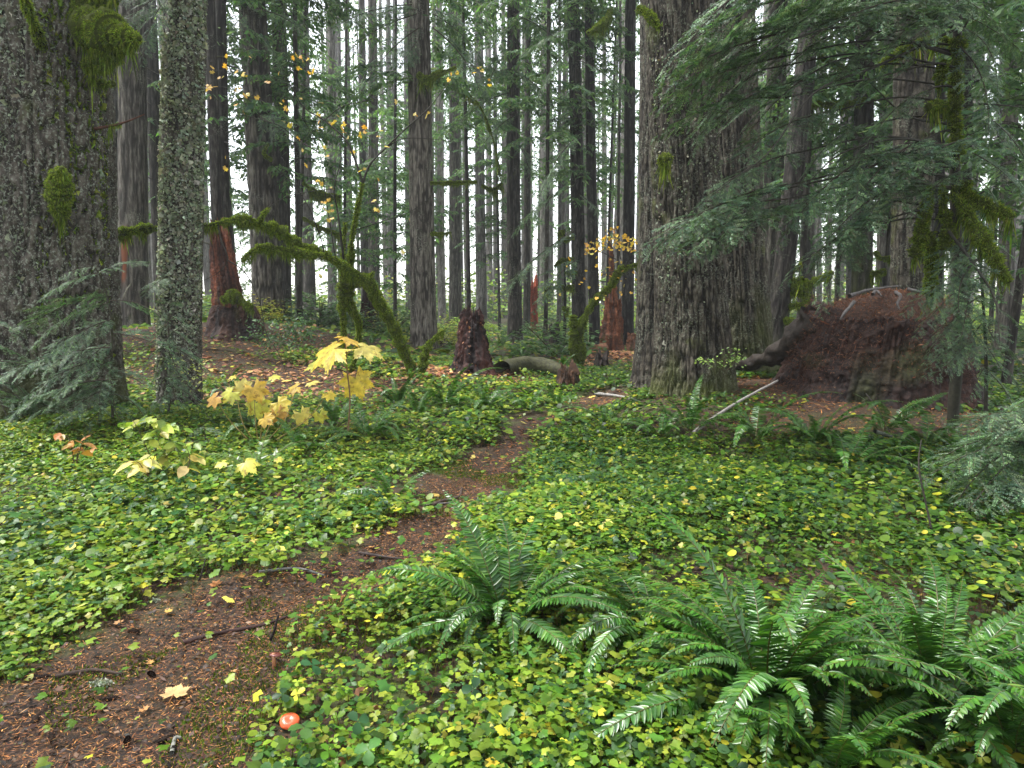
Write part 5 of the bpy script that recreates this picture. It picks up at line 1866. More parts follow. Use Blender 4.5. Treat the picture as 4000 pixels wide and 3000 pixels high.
fern(970, 470, .55, 9, "half withered fern beside the lower hemlock branch", seed=32, brown=4)
fern(345, 345, .55, 9, "dim fern patch behind the arching maple trunk", seed=33, pos=gY(345, 14.5))
for i, (u, Y) in enumerate(((300, 15.5), (395, 17), (370, 16), (340, 19), (230, 10.5), (520, 16.5), (500, 20))):
    o = fern(u, 0, .6, 8, "dim green fern in the undergrowth between the mossy arch and the black trunk", seed=40 + i, pos=gY(u, Y))
    o["group"] = "dim ferns in the undergrowth"

# ------------------------------------------------------------------ yellow broad leaved shrubs (big lobed leaves)
BIGY = [(.78, .62, .10), (.70, .60, .16), (.74, .50, .10), (.62, .62, .12)]


def big_leaf(parent, dx, dy, Y, size_px, up, xdir, col, label=None, seed=0):
    """one broad lobed leaf: xdir / up in world space"""
    r_ = np.random.default_rng(seed)
    c = P2(dx, dy, Y)
    s = size_px * .463 / FPX * Y * 1.0
    mb = MB()
    tv, tf = T_MAPLE_BIG
    # crinkle
    tv = tv.copy()
    tv[:, 2] += .03 * fbm(tv[:, 0] * 6, tv[:, 1] * 6, seed, seed, 2)
    r = np.hypot(tv[:, 0], tv[:, 1])[:, None]
    cc = np.array(col) * (1 - .25 * np.clip(fbm(tv[:, 0] * 3, tv[:, 1] * 3, seed, 5, 2), 0, 1)[:, None] * r * 2)
    stamp(mb, tv, tf, np.array([tuple(c)]) - np.array(parent.location), np.array([xdir], float), np.array([up], float), np.array([s]), c=cc)
    o = mb.obj("leaf", M_YEL, parent, smooth=False)
    if label:
        o["label"] = label
    return np.array(tuple(c))


p = gp(350, 452)
dc1 = empty("broadleaf_shrub", p, "tall thin shrub stem carrying four very large yellow lobed leaves", "shrub")
Yd = p.y
A1 = [(722, 752, 135, (-.2, -.5, .75), (-.9, -.3, -.5)), (785, 748, 105, (.1, -.32, .9), (.95, -.1, -.25)), (745, 728, 90, (0, -.25, .95), (.5, .3, -.1)), (690, 778, 85, (-.2, -.25, .9), (-.9, -.3, -.3)), (768, 818, 105, (.3, -.9, .2), (.35, -.05, -.95))]
twigs(dc1, "stem", [[(752, 930, Yd), (756, 860, Yd), (750, 800, Yd), (746, 735, Yd)]], .009, .006, (.16, .10, .05))
mbp = MB()
for k, (a, b, s_, up, xd) in enumerate(A1):
    c = big_leaf(dc1, a, b, Yd - .1 + .05 * k, s_, up, xd, BIGY[k % 4], seed=500 + k)
    e = np.array(P2(750, 765 if k != 4 else 815, Yd))
    add_tube(mbp, spline([e - np.array(p), (e + c) / 2 - np.array(p) + np.array([0, 0, .03]), c - np.array(p)], 8), np.full(8, .0035), 4, (.35, .28, .08))
mbp.obj("leaf_stalk", M_TWIG, dc1)

p = gp(262, 448)
dc2 = empty("broadleaf_shrub", p, "low shrub with a cluster of large drooping yellow lobed leaves above the ferns", "shrub")
Yd = p.y
A2 = [(465, 858, 58, (-.3, -.7, .5), (-.8, -.4, -.7)), (500, 848, 62, (0, -.8, .5), (-.5, -.3, -.5)), (548, 838, 80, (.1, -.9, .4), (.3, -.1, -.6)), (528, 838, 60, (-.2, -.7, .6), (-.5, 0, .4)), (600, 868, 70, (.2, -.7, .5), (.7, -.4, -.4)),
      (555, 872, 80, (0, -.9, .3), (.1, -.2, -.9)), (640, 835, 52, (.1, -.4, .9), (-.7, -.3, -.3)), (672, 824, 44, (0, -.5, .9), (.4, -.5, 0)), (708, 850, 46, (.3, -.5, .8), (.8, -.4, -.4)), (590, 812, 38, (0, -.3, .9), (.7, -.3, -.1)),
      (600, 890, 60, (.1, -1, .2), (.4, -.1, -.9)), (650, 893, 62, (.2, -.9, .3), (.5, 0, -.9)), (505, 812, 30, (0, -.3, 1), (-.6, -.4, -.2)), (690, 895, 50, (0, -1, .2), (.2, 0, -.9)), (570, 902, 55, (0, -.8, .5), (.6, -.4, -.3))]
stems = []
for k, (a, b, s_, up, xd) in enumerate(A2):
    big_leaf(dc2, a, b, Yd - .25 + .05 * (k % 7), s_, up, xd, BIGY[(k * 3) % 4] if k not in (10, 0) else (.62, .36, .09), seed=520 + k)
    if k % 2 == 0:
        stems.append([(560 + (a - 560) * .25, 950, Yd), (560 + (a - 560) * .7, 905, Yd - .1), (a, b, Yd - .25 + .05 * (k % 7))])
twigs(dc2, "stem", stems, .006, .003, (.30, .22, .08))

p = gp(240, 492)
dc3 = empty("broadleaf_seedling", p, "small plant with two bright yellow lobed leaves left of the lacy fern", "plant")
twigs(dc3, "stem", [[(520, 1020, p.y), (525, 1000, p.y), (528, 985, p.y)]], .004, .003, (.3, .25, .08))
for k, (a, b, s_, up, xd) in enumerate(((530, 1000, 75, (0, -.5, .9), (.8, -.5, -.3)), (482, 998, 45, (-.2, -.4, .9), (-.7, -.5, -.2)), (600, 990, 30, (.2, -.5, .9), (.7, -.4, -.3)))):
    big_leaf(dc3, a, b, p.y - .05, s_, up, xd, (.72, .68, .12), seed=540 + k)


# ------------------------------------------------------------------ small leafy shrubs with oval leaves
def leafy(name, label, cat, stems, n, size, cols, wts, Y, seed=0, tmpl=None, spread=.03, r0=.004):
    b = stems[0][0]
    p0 = P2(b[0], b[1], Y)
    root = empty(name, (p0.x, p0.y, H(p0.x, p0.y)), label, cat)
    r_ = np.random.default_rng(seed)
    mb = MB()
    loc = np.array(root.location)
    L_ = []
    for k, st in enumerate(stems):
        C_ = spline([np.array(P2(*(q if len(q) == 3 else (*q, Y)))) - loc for q in st], 24)
        add_tube(mb, C_, np.linspace(r0, r0 * .4, 24), 5, (.09, .06, .03))
        L_.append(C_[5:])
    mb.obj("stem", M_TWIG, root)
    L_ = np.concatenate(L_)
    i = r_.integers(0, len(L_), n)
    pos = L_[i] + r_.normal(0, spread, (n, 3)) * np.array([1, .8, .35])
    Z = np.tile([0, -.35, 1.0], (n, 1)) + r_.normal(0, .35, (n, 3))
    mb = MB()
    stamp(mb, *(tmpl or T_OVAL), pos, rand_dir_h(n, r_) + np.array([0, -.2, -.25]), Z, size * np.exp(r_.normal(0, .2, n)), c=pal(n, cols, wts, .14, r_))
    mb.obj("leaves", M_LEAF, root)
    return root


LG = [(.20, .30, .05), (.32, .40, .07), (.48, .48, .10), (.12, .20, .04)]
leafy("leafy_shrub", "low shrub with pale yellow green oval leaves left of the big yellow leaves", "shrub",
      [[(330, 1000), (300, 930), (285, 905)], [(330, 1000), (350, 930), (385, 915)], [(345, 1000), (390, 960), (430, 955)], [(340, 1000), (330, 930), (345, 895)], [(350, 1010), (400, 980), (420, 1000)]],
      90, .10, LG, [3, 4, 3, 2], 5.6, 1, spread=.06)
leafy("leafy_shrub", "sprig of tan orange leaves at the foot of the hemlock sapling", "shrub",
      [[(160, 1000), (150, 950), (130, 935)], [(165, 1000), (180, 950), (200, 935)], [(165, 1000), (170, 975), (195, 970)]],
      17, .085, [(.44, .24, .08), (.42, .19, .05), (.58, .36, .10)], [3, 2, 2], 5.4, 2, spread=.03)
leafy("leafy_shrub", "cream and yellow leaved sprig in front of the lichen covered trunk's ferns", "shrub",
      [[(320, 1030), (300, 1000), (280, 1000)], [(320, 1030), (320, 995), (318, 985)], [(400, 1030), (410, 990), (400, 960)]],
      22, .09, [(.62, .56, .22), (.6, .5, .14)], [1, 1], 5.0, 3, spread=.03)
leafy("leafy_shrub", "sparse shrub with tiny light leaves against the lichen trunk's foot", "shrub",
      [[(410, 850), (430, 800), (440, 770)], [(410, 850), (450, 830), (480, 820)], [(405, 850), (390, 800), (370, 775)]],
      170, .035, [(.42, .46, .14), (.28, .36, .10)], [1, 1], 8.6, 4, spread=.07)
leafy("leafy_shrub", "green huckleberry like bush between the red snag and the stout grey trunk", "shrub",
      [[(600, 760), (590, 720), (560, 690)], [(600, 760), (620, 710), (640, 690)], [(600, 760), (580, 735), (540, 725)], [(610, 760), (650, 730), (660, 720)]],
      700, .055, [(.07, .14, .05), (.04, .09, .035), (.10, .18, .07)], [3, 3, 1], 13.0, 5, spread=.16)
leafy("leafy_shrub", "bright green bush in the light far left behind the lichen covered trunk", "shrub",
      [[(450, 690), (450, 660), (440, 640)], [(455, 690), (470, 660), (480, 645)]], 500, .14, [(.22, .34, .06), (.34, .44, .08)], [1, 1], 26, 6, spread=.4)
leafy("leafy_shrub", "small sprig of light leaves beside the right foot of the massive fir", "shrub",
      [[(1560, 800), (1570, 770), (1590, 750)], [(1540, 800), (1530, 780), (1510, 775)], [(1570, 800), (1590, 780), (1600, 770)]],
      110, .04, [(.26, .38, .10), (.16, .26, .07)], [1, 1], 9.0, 7, spread=.07)
# undergrowth bushes, mid distance to far
BUSHC = [[(.28, .42, .06), (.38, .50, .08), (.18, .30, .06)], [(.07, .14, .045), (.10, .18, .06), (.045, .10, .035)], [(.40, .42, .08), (.5, .46, .1), (.2, .28, .05)]]  # sunlit look put into the bright set, shade into the dull one
rb = np.random.default_rng(9)
BUSH = []
for i in range(6):
    mb = MB()
    n = 900
    a = rb.uniform(0, 2 * pi, n); r_ = np.sqrt(rb.uniform(0, 1, n)); h_ = rb.uniform(0, 1, n)
    lump = 1 + .5 * vnoise(np.cos(a) * 2, np.sin(a) * 2, h_ * 2, i)
    pos = np.stack([r_ * np.cos(a) * lump * .8, r_ * np.sin(a) * lump * .8, .08 + h_ * (1 - .6 * r_ ** 2) * .75 * lump], -1)
    stamp(mb, *T_OVAL, pos, rand_dir_h(n, rb), np.tile([0, -.2, 1.0], (n, 1)) + rb.normal(0, .4, (n, 3)), .085 * np.exp(rb.normal(0, .2, n)), c=pal(n, BUSHC[i % 3], [3, 2, 2], .2, rb))
    lv = mb.mesh("leaves", [M_LEAF])
    mb = MB()
    for k in range(9):
        a = rb.uniform(0, 6.28)
        add_tube(mb, spline([(0, 0, -.05), (.2 * math.cos(a), .2 * math.sin(a), .3), (.5 * math.cos(a), .5 * math.sin(a), .65)], 8), np.linspace(.012, .004, 8), 4, (.07, .05, .03))
    BUSH.append((lv, mb.mesh("stems", [M_TWIG])))
n = tries = 0
while n < 84 and tries < 4000:
    tries += 1
    Y = rb.uniform(17, 48)
    u = rb.uniform(-20, 1044)
    x = (u - 512) / FPX * Y
    if any(math.hypot(x - a, Y - b) < .5 for a, b in TREES) or (Y < 24 and 560 < u < 660):
        continue
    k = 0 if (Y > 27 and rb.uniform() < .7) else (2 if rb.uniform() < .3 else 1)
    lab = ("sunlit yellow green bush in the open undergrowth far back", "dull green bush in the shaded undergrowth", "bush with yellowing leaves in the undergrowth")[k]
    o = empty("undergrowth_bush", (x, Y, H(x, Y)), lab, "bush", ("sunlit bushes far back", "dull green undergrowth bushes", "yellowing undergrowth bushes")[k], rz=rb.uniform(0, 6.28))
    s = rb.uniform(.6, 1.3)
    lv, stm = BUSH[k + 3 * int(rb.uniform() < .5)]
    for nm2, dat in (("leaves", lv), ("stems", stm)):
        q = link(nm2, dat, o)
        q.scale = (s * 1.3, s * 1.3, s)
    n += 1

# far low brush closing the view between the far trunks
mb = MB()
n = 90000
Yf = rb.uniform(44, 110, n)
xf = rb.uniform(-.95, .95, n) * Yf
hh = 1.4 * np.clip(.5 + 1.3 * fbm(xf * .16, Yf * .10, 0, 140, 3), .1, 1.6) * (.8 + Yf / 70)
zf = hgt(xf, Yf) + rb.uniform(0, 1, n) ** .8 * hh * 1.25
sel = fbm(xf * .3, Yf * .3, zf * .8, 141, 2) > -.45
stamp(mb, *T_OVAL, np.stack([xf, Yf, zf], -1)[sel], rand_dir_h(sel.sum(), rb), np.tile([0, -.4, 1.0], (sel.sum(), 1)) + rb.normal(0, .5, (sel.sum(), 3)), .30 * np.exp(rb.normal(0, .3, sel.sum())),
      c=pal(sel.sum(), [(.18, .30, .06), (.12, .21, .06), (.30, .40, .08), (.42, .42, .08)], [4, 3, 3, 1], .2, rb))
tag(mb.obj("distant_brush", M_LEAF), "hazy light green brush filling the far distance under the pale trunks", "undergrowth", kind="stuff")

# ------------------------------------------------------------------ hemlock sapling before the huge trunk (left)
def stem_obj(parent, pts, r0, r1, c=(.05, .045, .03), name="trunk", n=30):
    mb = MB()
    C_ = spline([np.array(tuple(q)) - np.array(parent.location) for q in pts], n)
    add_tube(mb, C_, np.linspace(r0, r1, n), 8, c, rough=.12, fr=30)
    return mb.obj(name, M_TWIG, parent)


def boughs(parent, lst, Yb, fat=1.0):
    for (a, b, c_, d_, *ex) in lst:
        y0 = Yb + (ex[0] if ex else 0)
        y1 = Yb + (ex[1] if len(ex) > 1 else -.2)
        small = math.hypot(a - c_, b - d_) < 120
        o = put_bough(parent, P2(a, b, y0), P2(c_, d_, y1), random.gauss(0, .35), data=random.choice(BOUGH_S) if small else None, L0=.8 if small else 1.6, fat=fat)


p = gp(113, 430)
sap = empty("hemlock_sapling", p, "thin hemlock sapling with layered drooping green boughs in front of the huge trunk", "sapling")
Ys = p.y
stem_obj(sap, [p, P2(241, 800, Ys), P2(242, 720, Ys), P2(236, 660, Ys), P2(218, 600, Ys - .05), P2(203, 575, Ys - .1)], .014, .005)
boughs(sap, [(215, 590, 60, 640, -.1, -.4), (205, 575, 110, 590, -.1, -.4), (214, 590, 330, 548, -.1, .1), (225, 625, 120, 680, 0, -.4),
             (236, 655, 30, 715, 0, -.5), (238, 650, 350, 655, 0, -.2), (240, 690, 60, 760, 0, -.6), (240, 700, 130, 745, 0, -.5), (242, 720, 360, 740, 0, -.2),
             (243, 770, 20, 830, 0, -.5), (243, 780, 80, 850, 0, -.7), (243, 790, 200, 860, 0, -.5), (244, 800, 330, 830, 0, -.3), (243, 750, -20, 800, 0, -.2),
             (243, 830, 40, 900, 0, -.4), (243, 835, 110, 905, 0, -.6), (245, 850, 190, 900, 0, -.5), (245, 850, 320, 880, 0, -.3), (244, 820, -10, 860, 0, .2), (240, 640, 20, 690, .1, .1),
             (243, 870, 70, 930, 0, -.3), (245, 870, 150, 940, 0, -.4), (240, 740, 150, 800, 0, -.3), (245, 880, 270, 930, 0, -.4)], Ys)
p = gp(10, 425)
sap2 = empty("hemlock_sapling", p, "small hemlock at the left margin whose boughs spread over the huge trunk's foot", "sapling")
Ys = p.y
stem_obj(sap2, [p, P2(-15, 800, Ys), P2(-30, 600, Ys)], .015, .006)
boughs(sap2, [(-15, 780, 110, 800), (-20, 740, 90, 790), (-20, 800, 100, 870), (-10, 840, 130, 890), (-20, 820, 60, 860), (-25, 690, 50, 730), (-10, 870, 90, 910), (-10, 860, 160, 870)], Ys)
p = gp(168, 425)
sap3 = empty("hemlock_sapling", p, "bushy little hemlock hiding the foot of the lichen covered trunk", "sapling")
Ys = p.y
stem_obj(sap3, [p, P2(368, 830, Ys), P2(366, 740, Ys), P2(360, 670, Ys)], .014, .005)
boughs(sap3, [(360, 670, 330, 700), (362, 680, 420, 710), (365, 700, 300, 740), (365, 710, 440, 760), (366, 740, 290, 790), (366, 745, 460, 800), (367, 780, 300, 850), (368, 790, 440, 860), (368, 800, 390, 900),
              (368, 820, 330, 900), (368, 830, 460, 880), (366, 760, 400, 830), (366, 720, 345, 790), (362, 660, 390, 640), (360, 660, 310, 640), (370, 850, 290, 890), (367, 770, 350, 860)], Ys)
p = gp(205, 448)
sap4 = empty("hemlock_seedling", p, "ankle high hemlock seedling among the oval leaved shrub", "sapling")
Ys = p.y
stem_obj(sap4, [p, P2(445, 960, Ys), P2(440, 915, Ys)], .008, .003)
boughs(sap4, [(440, 920, 400, 940), (440, 925, 480, 950), (443, 940, 390, 985), (443, 945, 490, 985), (445, 960, 430, 1010), (443, 950, 370, 960)], Ys)

# ------------------------------------------------------------------ hemlock boughs over the right side
p = gY(952, 7.4)
rt = empty("drooping_hemlock", p, "mossy dead topped hemlock at the right with boughs hanging over the giant stump", "tree")
stem_obj(rt, [p, P2(2072, 700, 7.4), P2(2066, 520, 7.4), P2(2063, 330, 7.4), P2(2068, 80, 7.4), P2(2070, -200, 7.4), P2(2070, -500, 7.4)], .06, .03, (.03, .028, .018), n=50)
for k, (pts, rad, hg) in enumerate((
        ([(2067, 335, 7.35), (2064, 250, 7.35), (2066, 160, 7.35), (2070, 80, 7.35)], [.05, .055, .05, .05], .03),
        ([(2063, 405, 7.3), (2100, 430, 7.1), (2150, 450, 6.9), (2190, 470, 6.8)], [.03, .05, .06, .03], .07),
        ([(2055, 420, 7.2), (2085, 450, 7.0), (2120, 510, 6.8), (2150, 560, 6.7), (2180, 610, 6.6)], [.025, .04, .05, .05, .03], .07),
        ([(2010, 400, 7.3), (1998, 460, 7.2), (1985, 520, 7.1), (1975, 555, 7.1)], [.025, .045, .055, .04], .05),
        ([(2035, 400, 7.3), (2040, 460, 7.2), (2050, 500, 7.1), (2040, 540, 7.1)], [.02, .04, .05, .045], .05),
        ([(2085, 395, 7.2), (2090, 440, 7.1), (2092, 480, 7.0)], [.04, .04, .03], .05),
        ([(2060, 90, 7.4), (2010, 85, 7.6), (1960, 105, 7.8), (1900, 140, 8.0)], [.02, .04, .045, .03], .05),
        ([(2055, 240, 7.4), (2030, 225, 7.3), (2005, 230, 7.2)], [.02, .03, .035], .07),
        ([(2040, 130, 7.3), (2032, 160, 7.3), (2030, 190, 7.3)], [.04, .045, .03], .06),
        ([(2010, 500, 7.3), (2012, 560, 7.3), (2010, 640, 7.3)], [.04, .045, .05], .05))):
    moss_part(rt, "mossy_branch", [P2(*q) for q in pts], rad, seed=600 + k, hang=hg, n=50)
twigs(rt, "bare_branch", [[(2070, 60, 7.4), (1900, 140, 7.0), (1760, 200, 6.6), (1660, 330, 6.4), (1560, 400, 6.2)], [(2065, 230, 7.4), (2130, 225, 7.0), (2212, 232, 6.8)],
                          [(2060, 270, 7.4), (1960, 250, 7.2), (1880, 180, 7.0)], [(2060, 120, 7.4), (1850, 60, 6.8), (1700, 90, 6.6), (1600, 150, 6.4)],
                          [(2050, 500, 7.0), (2110, 580, 6.6), (2150, 650, 6.4), (2160, 740, 6.2)], [(2070, 330, 7.4), (1950, 300, 7.0), (1820, 330, 6.8), (1740, 400, 6.6)]], .016, .004)
RB = [  # base x,y -> tip x,y (2212 px copy), depth offsets
    (1700, -60, 1400, 60, .4, -.6), (1760, -20, 1390, 110, .2, -.6), (1830, 40, 1385, 175, .2, -.7), (1700, 120, 1385, 225, 0, -.6), (1760, 170, 1480, 250, .1, -.5),
    (1700, 210, 1390, 250, .2, -.4), (1800, 240, 1560, 330, .1, -.5), (1860, 120, 1600, 200, .2, -.5), (1900, 60, 1640, 90, .2, -.4), (1950, 20, 1560, 20, .3, -.4),
    (1720, 330, 1500, 400, 0, -.5), (1700, 400, 1370, 500, 0, -.7), (1640, 420, 1380, 490, -.2, -.7), (1740, 440, 1420, 530, 0, -.8), (1650, 470, 1480, 535, -.1, -.6),
    (1900, 330, 1650, 470, 0, -.6), (1960, 330, 1700, 430, 0, -.6), (2000, 300, 1800, 420, .1, -.6), (2040, 330, 1850, 400, .1, -.6), (2100, 300, 1880, 380, 0, -.6),
    (2060, 360, 1830, 300, .2, -.3), (2120, 380, 2212, 330, 0, -.5), (2100, 330, 2212, 410, 0, -.6), (1990, 380, 1740, 520, .1, -.6), (1920, 440, 1720, 580, .1, -.5),
    (2060, 60, 1820, 20, .2, -.4), (2060, 30, 1880, 80, .2, -.5), (2080, 20, 2212, 60, .2, -.5), (2080, 60, 2212, 150, .2, -.5), (2080, 0, 1960, 60, .2, -.6), (2070, 100, 2200, 260, .2, -.5),
    (2060, -40, 1700, -20, .3, -.5), (2050, 0, 1740, 40, .3, -.5), (2090, 380, 2170, 420, 0, -.5), (2080, 370, 1960, 420, 0, -.5), (2130, 250, 2260, 380, .1, -.5),
    (1900, -20, 1620, 60, 0, -.5), (1960, 150, 1720, 240, -.1, -.4), (1980, 60, 1780, 120, 0, -.4),
    (2000, -30, 2180, 30, 0, -.4), (1900, 480, 1680, 560, -.2, -.4), (1700, 430, 1440, 470, -.3, -.4), (2100, 40, 2250, 120, -.2, -.3), (1990, 200, 1830, 300, 0, -.4), (1850, 500, 1760, 640, .2, -.3), (1880, 430, 1800, 560, .3, -.2), (1650, 150, 1450, 300, -.1, -.5), (1700, 60, 1450, 130, -.1, -.5), (1850, 280, 1700, 360, .2, -.4)]
boughs(rt, RB, 7.1)
# the bare inner limbs that carry those boughs out from the trunk
for k, q in enumerate(RB):
    b = np.array(P2(q[0], q[1], 7.1 + q[4]))
    z0 = b[2] + .12
    trx = np.array(P2(2068, 300, 7.4))
    a = np.array([trx[0], 7.4, z0])
    if abs(b[0] - a[0]) < .18:
        continue
    L_ = np.linalg.norm(b - a)
    mb = MB()
    C_ = spline([a - np.array(rt.location), (a + b) / 2 + np.array([0, 0, .07 * L_]) - np.array(rt.location), b - np.array(rt.location)], 20)
    add_tube(mb, C_, np.linspace(.013, .0075, 20), 5, (.03, .026, .018), rough=.2, seed=k, fr=20)
    mb.obj("limb", M_TWIG, rt)
p = gY(985, 7.0)
rt2 = empty("hemlock_sapling", p, "young hemlock whose feathery boughs curtain the right flank of the giant stump", "sapling")
Ys = 7.0
stem_obj(rt2, [p, P2(2130, 780, Ys), P2(2120, 600, Ys), P2(2110, 480, Ys)], .02, .008, (.03, .026, .018))
boughs(rt2, [(2110, 560, 1970, 640, 0, -.5), (2115, 600, 1975, 680, 0, -.5), (2118, 640, 1985, 740, 0, -.5), (2120, 680, 2000, 780, 0, -.4), (2115, 590, 2212, 640, 0, -.3), (2120, 650, 2230, 700, 0, -.3),
             (2125, 720, 2230, 780, 0, -.3), (2115, 620, 1990, 620, 0, -.2), (2110, 520, 2010, 590, 0, -.4), (2110, 510, 2212, 560, 0, -.3), (2125, 760, 2225, 830, 0, -.3), (2115, 560, 2050, 640, 0, -.6),
             (2120, 700, 2040, 790, 0, -.6), (2130, 800, 2212, 880, 0, -.4), (2130, 790, 2090, 850, 0, -.3), (2110, 480, 2180, 500, 0, -.2), (2120, 680, 2170, 760, 0, -.5), (2125, 740, 2180, 820, 0, -.3), (2120, 600, 2060, 690, 0, -.6)], Ys)
p = gp(1015, 500)
rt3 = empty("hemlock_sapling", p, "pale blue green hemlock sapling leaning into the view at the right edge above the clover", "sapling")
Ys = p.y
stem_obj(rt3, [p, P2(2260, 980, Ys), P2(2280, 850, Ys)], .012, .006, (.03, .026, .018))
boughs(rt3, [(2260, 960, 1990, 960, 0, -.5), (2260, 950, 2010, 1020, 0, -.6), (2260, 960, 2060, 1080, 0, -.7), (2265, 930, 2040, 900, 0, -.3), (2270, 900, 2080, 870, 0, -.3), (2265, 970, 2110, 1120, 0, -.7),
             (2265, 980, 2160, 1120, 0, -.6), (2270, 900, 2100, 960, 0, -.5), (2270, 940, 2000, 930, .1, -.2), (2275, 880, 2120, 920, 0, -.2), (2280, 850, 2150, 870, 0, -.2), (2265, 960, 2050, 1000, 0, -.3)], Ys)
# thin bare stems in front, right
for lab, pts, r_0 in (
        ("thin black bare stem arching up from the clover below the giant stump's right side", [gd(2020, 1180), P2(2005, 1110, 4.2), P2(1985, 1010, 4.3), P2(1990, 950, 4.4)], .008),
        ("long thin bare twig leaning against the dark face of the giant stump", [P2(1870, 850, 7.4), P2(1900, 890, 7.2), gd(1935, 960)], .007)):
    log("stick", lab, pts, r_0, r_0 * .5, (.025, .02, .015), cat="stem", seg=6, n=24, mat=M_TWIG)

# boughs low across the middle: hemlock limbs hanging from the nearer trunks
def hang(match, lst, Yb):
    root = next(o for o in bpy.data.objects if o.get("label") == match)
    for (a, b, c_, d_, *ex) in lst:
        y0 = Yb + (ex[0] if ex else 0)
        o = link("bough", random.choice(BOUGH), root)
        P0, P1 = P2(a, b, y0), P2(c_, d_, y0 - (ex[1] if len(ex) > 1 else .6))
        s = (P1 - P0).length / 1.6
        o.matrix_local = Matrix.Translation(-root.location) @ frame(P0, P1, random.gauss(0, .4)) @ Matrix.Diagonal((s, s, s, 1))


hang(FOC, [(900, 30, 720, 110), (905, 60, 760, 170), (900, 20, 800, 30), (935, 30, 1060, 130, 0, .8), (935, 60, 1080, 210), (935, 20, 1010, 60), (900, 90, 850, 160), (890, 10, 700, 50)], 16.8)
hang("straight black trunk in the middle of the view with brush at its foot", [(1100, 60, 960, 160), (1110, 100, 1000, 230), (1110, 250, 1010, 330), (1110, 30, 1250, 110), (1105, 150, 1220, 230), (1110, 300, 1160, 380), (1100, 200, 960, 260)], 23)
hang("tall black trunk rising behind the forked mossy maple stems", [(1240, 100, 1130, 210), (1240, 300, 1130, 440), (1245, 200, 1340, 300), (1240, 400, 1080, 500), (1240, 500, 1060, 640), (1250, 420, 1330, 480), (1240, 60, 1110, 120), (1250, 130, 1380, 200), (1245, 560, 1140, 660)], 21)
hang("stout grey furrowed trunk behind the high end of the mossy arching maple", [(530, 60, 640, 130), (530, 30, 460, 110), (540, 20, 700, 50), (560, 250, 640, 310), (520, 100, 480, 190)], 17.5)
hang("pale straight trunk" if False else "straight pale trunk thick with flaky grey lichen, second from the huge mossy trunk", [(350, -10, 230, 60), (350, 10, 290, 110), (350, -30, 210, 20), (360, 600, 300, 640)], 9.2)


# ------------------------------------------------------------------ small things on the ground
def mush(u, v, r, hgt_, colr, label, tilt):
    p = gp(u, v)
    root = empty("mushroom", p, label, "mushroom")
    mb = MB()
    t = np.linspace(0, 1, 12)
    a = np.arange(32) * 2 * pi / 32
    prof = np.stack([r * np.sin(t * pi * .52), hgt_ + r * .42 * (np.cos(t * pi * .5) - .15) - .12 * r * np.exp(-(t / .25) ** 2)], -1)
    v_ = np.stack([prof[:, 0:1] * np.cos(a) * (1 + .04 * np.sin(3 * a)), prof[:, 0:1] * np.sin(a), np.repeat(prof[:, 1:2], 32, 1)], -1)
    i, j = np.meshgrid(np.arange(11), np.arange(32), indexing='ij')
    f = np.stack([i * 32 + j, (i + 1) * 32 + j, (i + 1) * 32 + (j + 1) % 32, i * 32 + (j + 1) % 32], -1).reshape(-1, 4)
    k = (.75 + .4 * t)[:, None, None] * np.ones((12, 32, 1))
    mb.add(v_.reshape(-1, 3), f, (np.array(colr) * k).reshape(-1, 3))
    under = v_[-1]
    inner = np.concatenate([under, under * np.array([.3, .3, 1]) + np.array([0, 0, .004])])
    f2 = np.stack([np.arange(32), np.arange(32) + 32, (np.arange(32) + 1) % 32 + 32, (np.arange(32) + 1) % 32], -1)
    mb.add(inner, f2, (.42, .22, .10))
    cap = mb.obj("cap", M_CAP, root)
    cap.rotation_euler = (tilt[0], tilt[1], 0)
    mb = MB()
    add_tube(mb, [(0, 0, -.02), (.002, 0, hgt_ * .5), (0, 0, hgt_ + .01)], [.009, .007, .007], 10, (.42, .18, .09))
    mb.obj("stalk", M_CAP, root)


mush(290, 731, .034, .035, (.62, .10, .025), "round shiny orange red mushroom cap among the clover at the bottom", (.35, .1))
mush(274, 672, .026, .055, (.13, .035, .025), "dark reddish brown mushroom with an upturned cap by the path", (-.25, .1))


def fallen(u, v, size, colr, label, seed, curl=.5):
    p = gp(u, v)
    mb = MB()
    tv = T_MAPLE_BIG[0].copy()
    tv[:, 2] = -tv[:, 2] * curl + .03 * fbm(tv[:, 0] * 6, tv[:, 1] * 6, seed, seed, 2)
    r_ = np.random.default_rng(seed)
    a = r_.uniform(0, 6.28)
    stamp(mb, tv, T_MAPLE_BIG[1], np.array([[0, 0, .018]]), np.array([[math.cos(a), math.sin(a), 0]]), np.array([[r_.normal(0, .12), -.1, 1.0]]), np.array([size]), c=np.array(colr) * np.exp(r_.normal(0, .1, (len(tv), 1))))
    add_tube(mb, [(0, 0, .02), (-math.cos(a) * size * .3, -math.sin(a) * size * .3, .012), (-math.cos(a) * size * .55, -math.sin(a) * size * .5, .02)], [.002, .002, .0012], 4, (.35, .16, .06))
    o = mb.obj("fallen_maple_leaf", M_DRY)
    o.location = p
    tag(o, label, "fallen leaf")


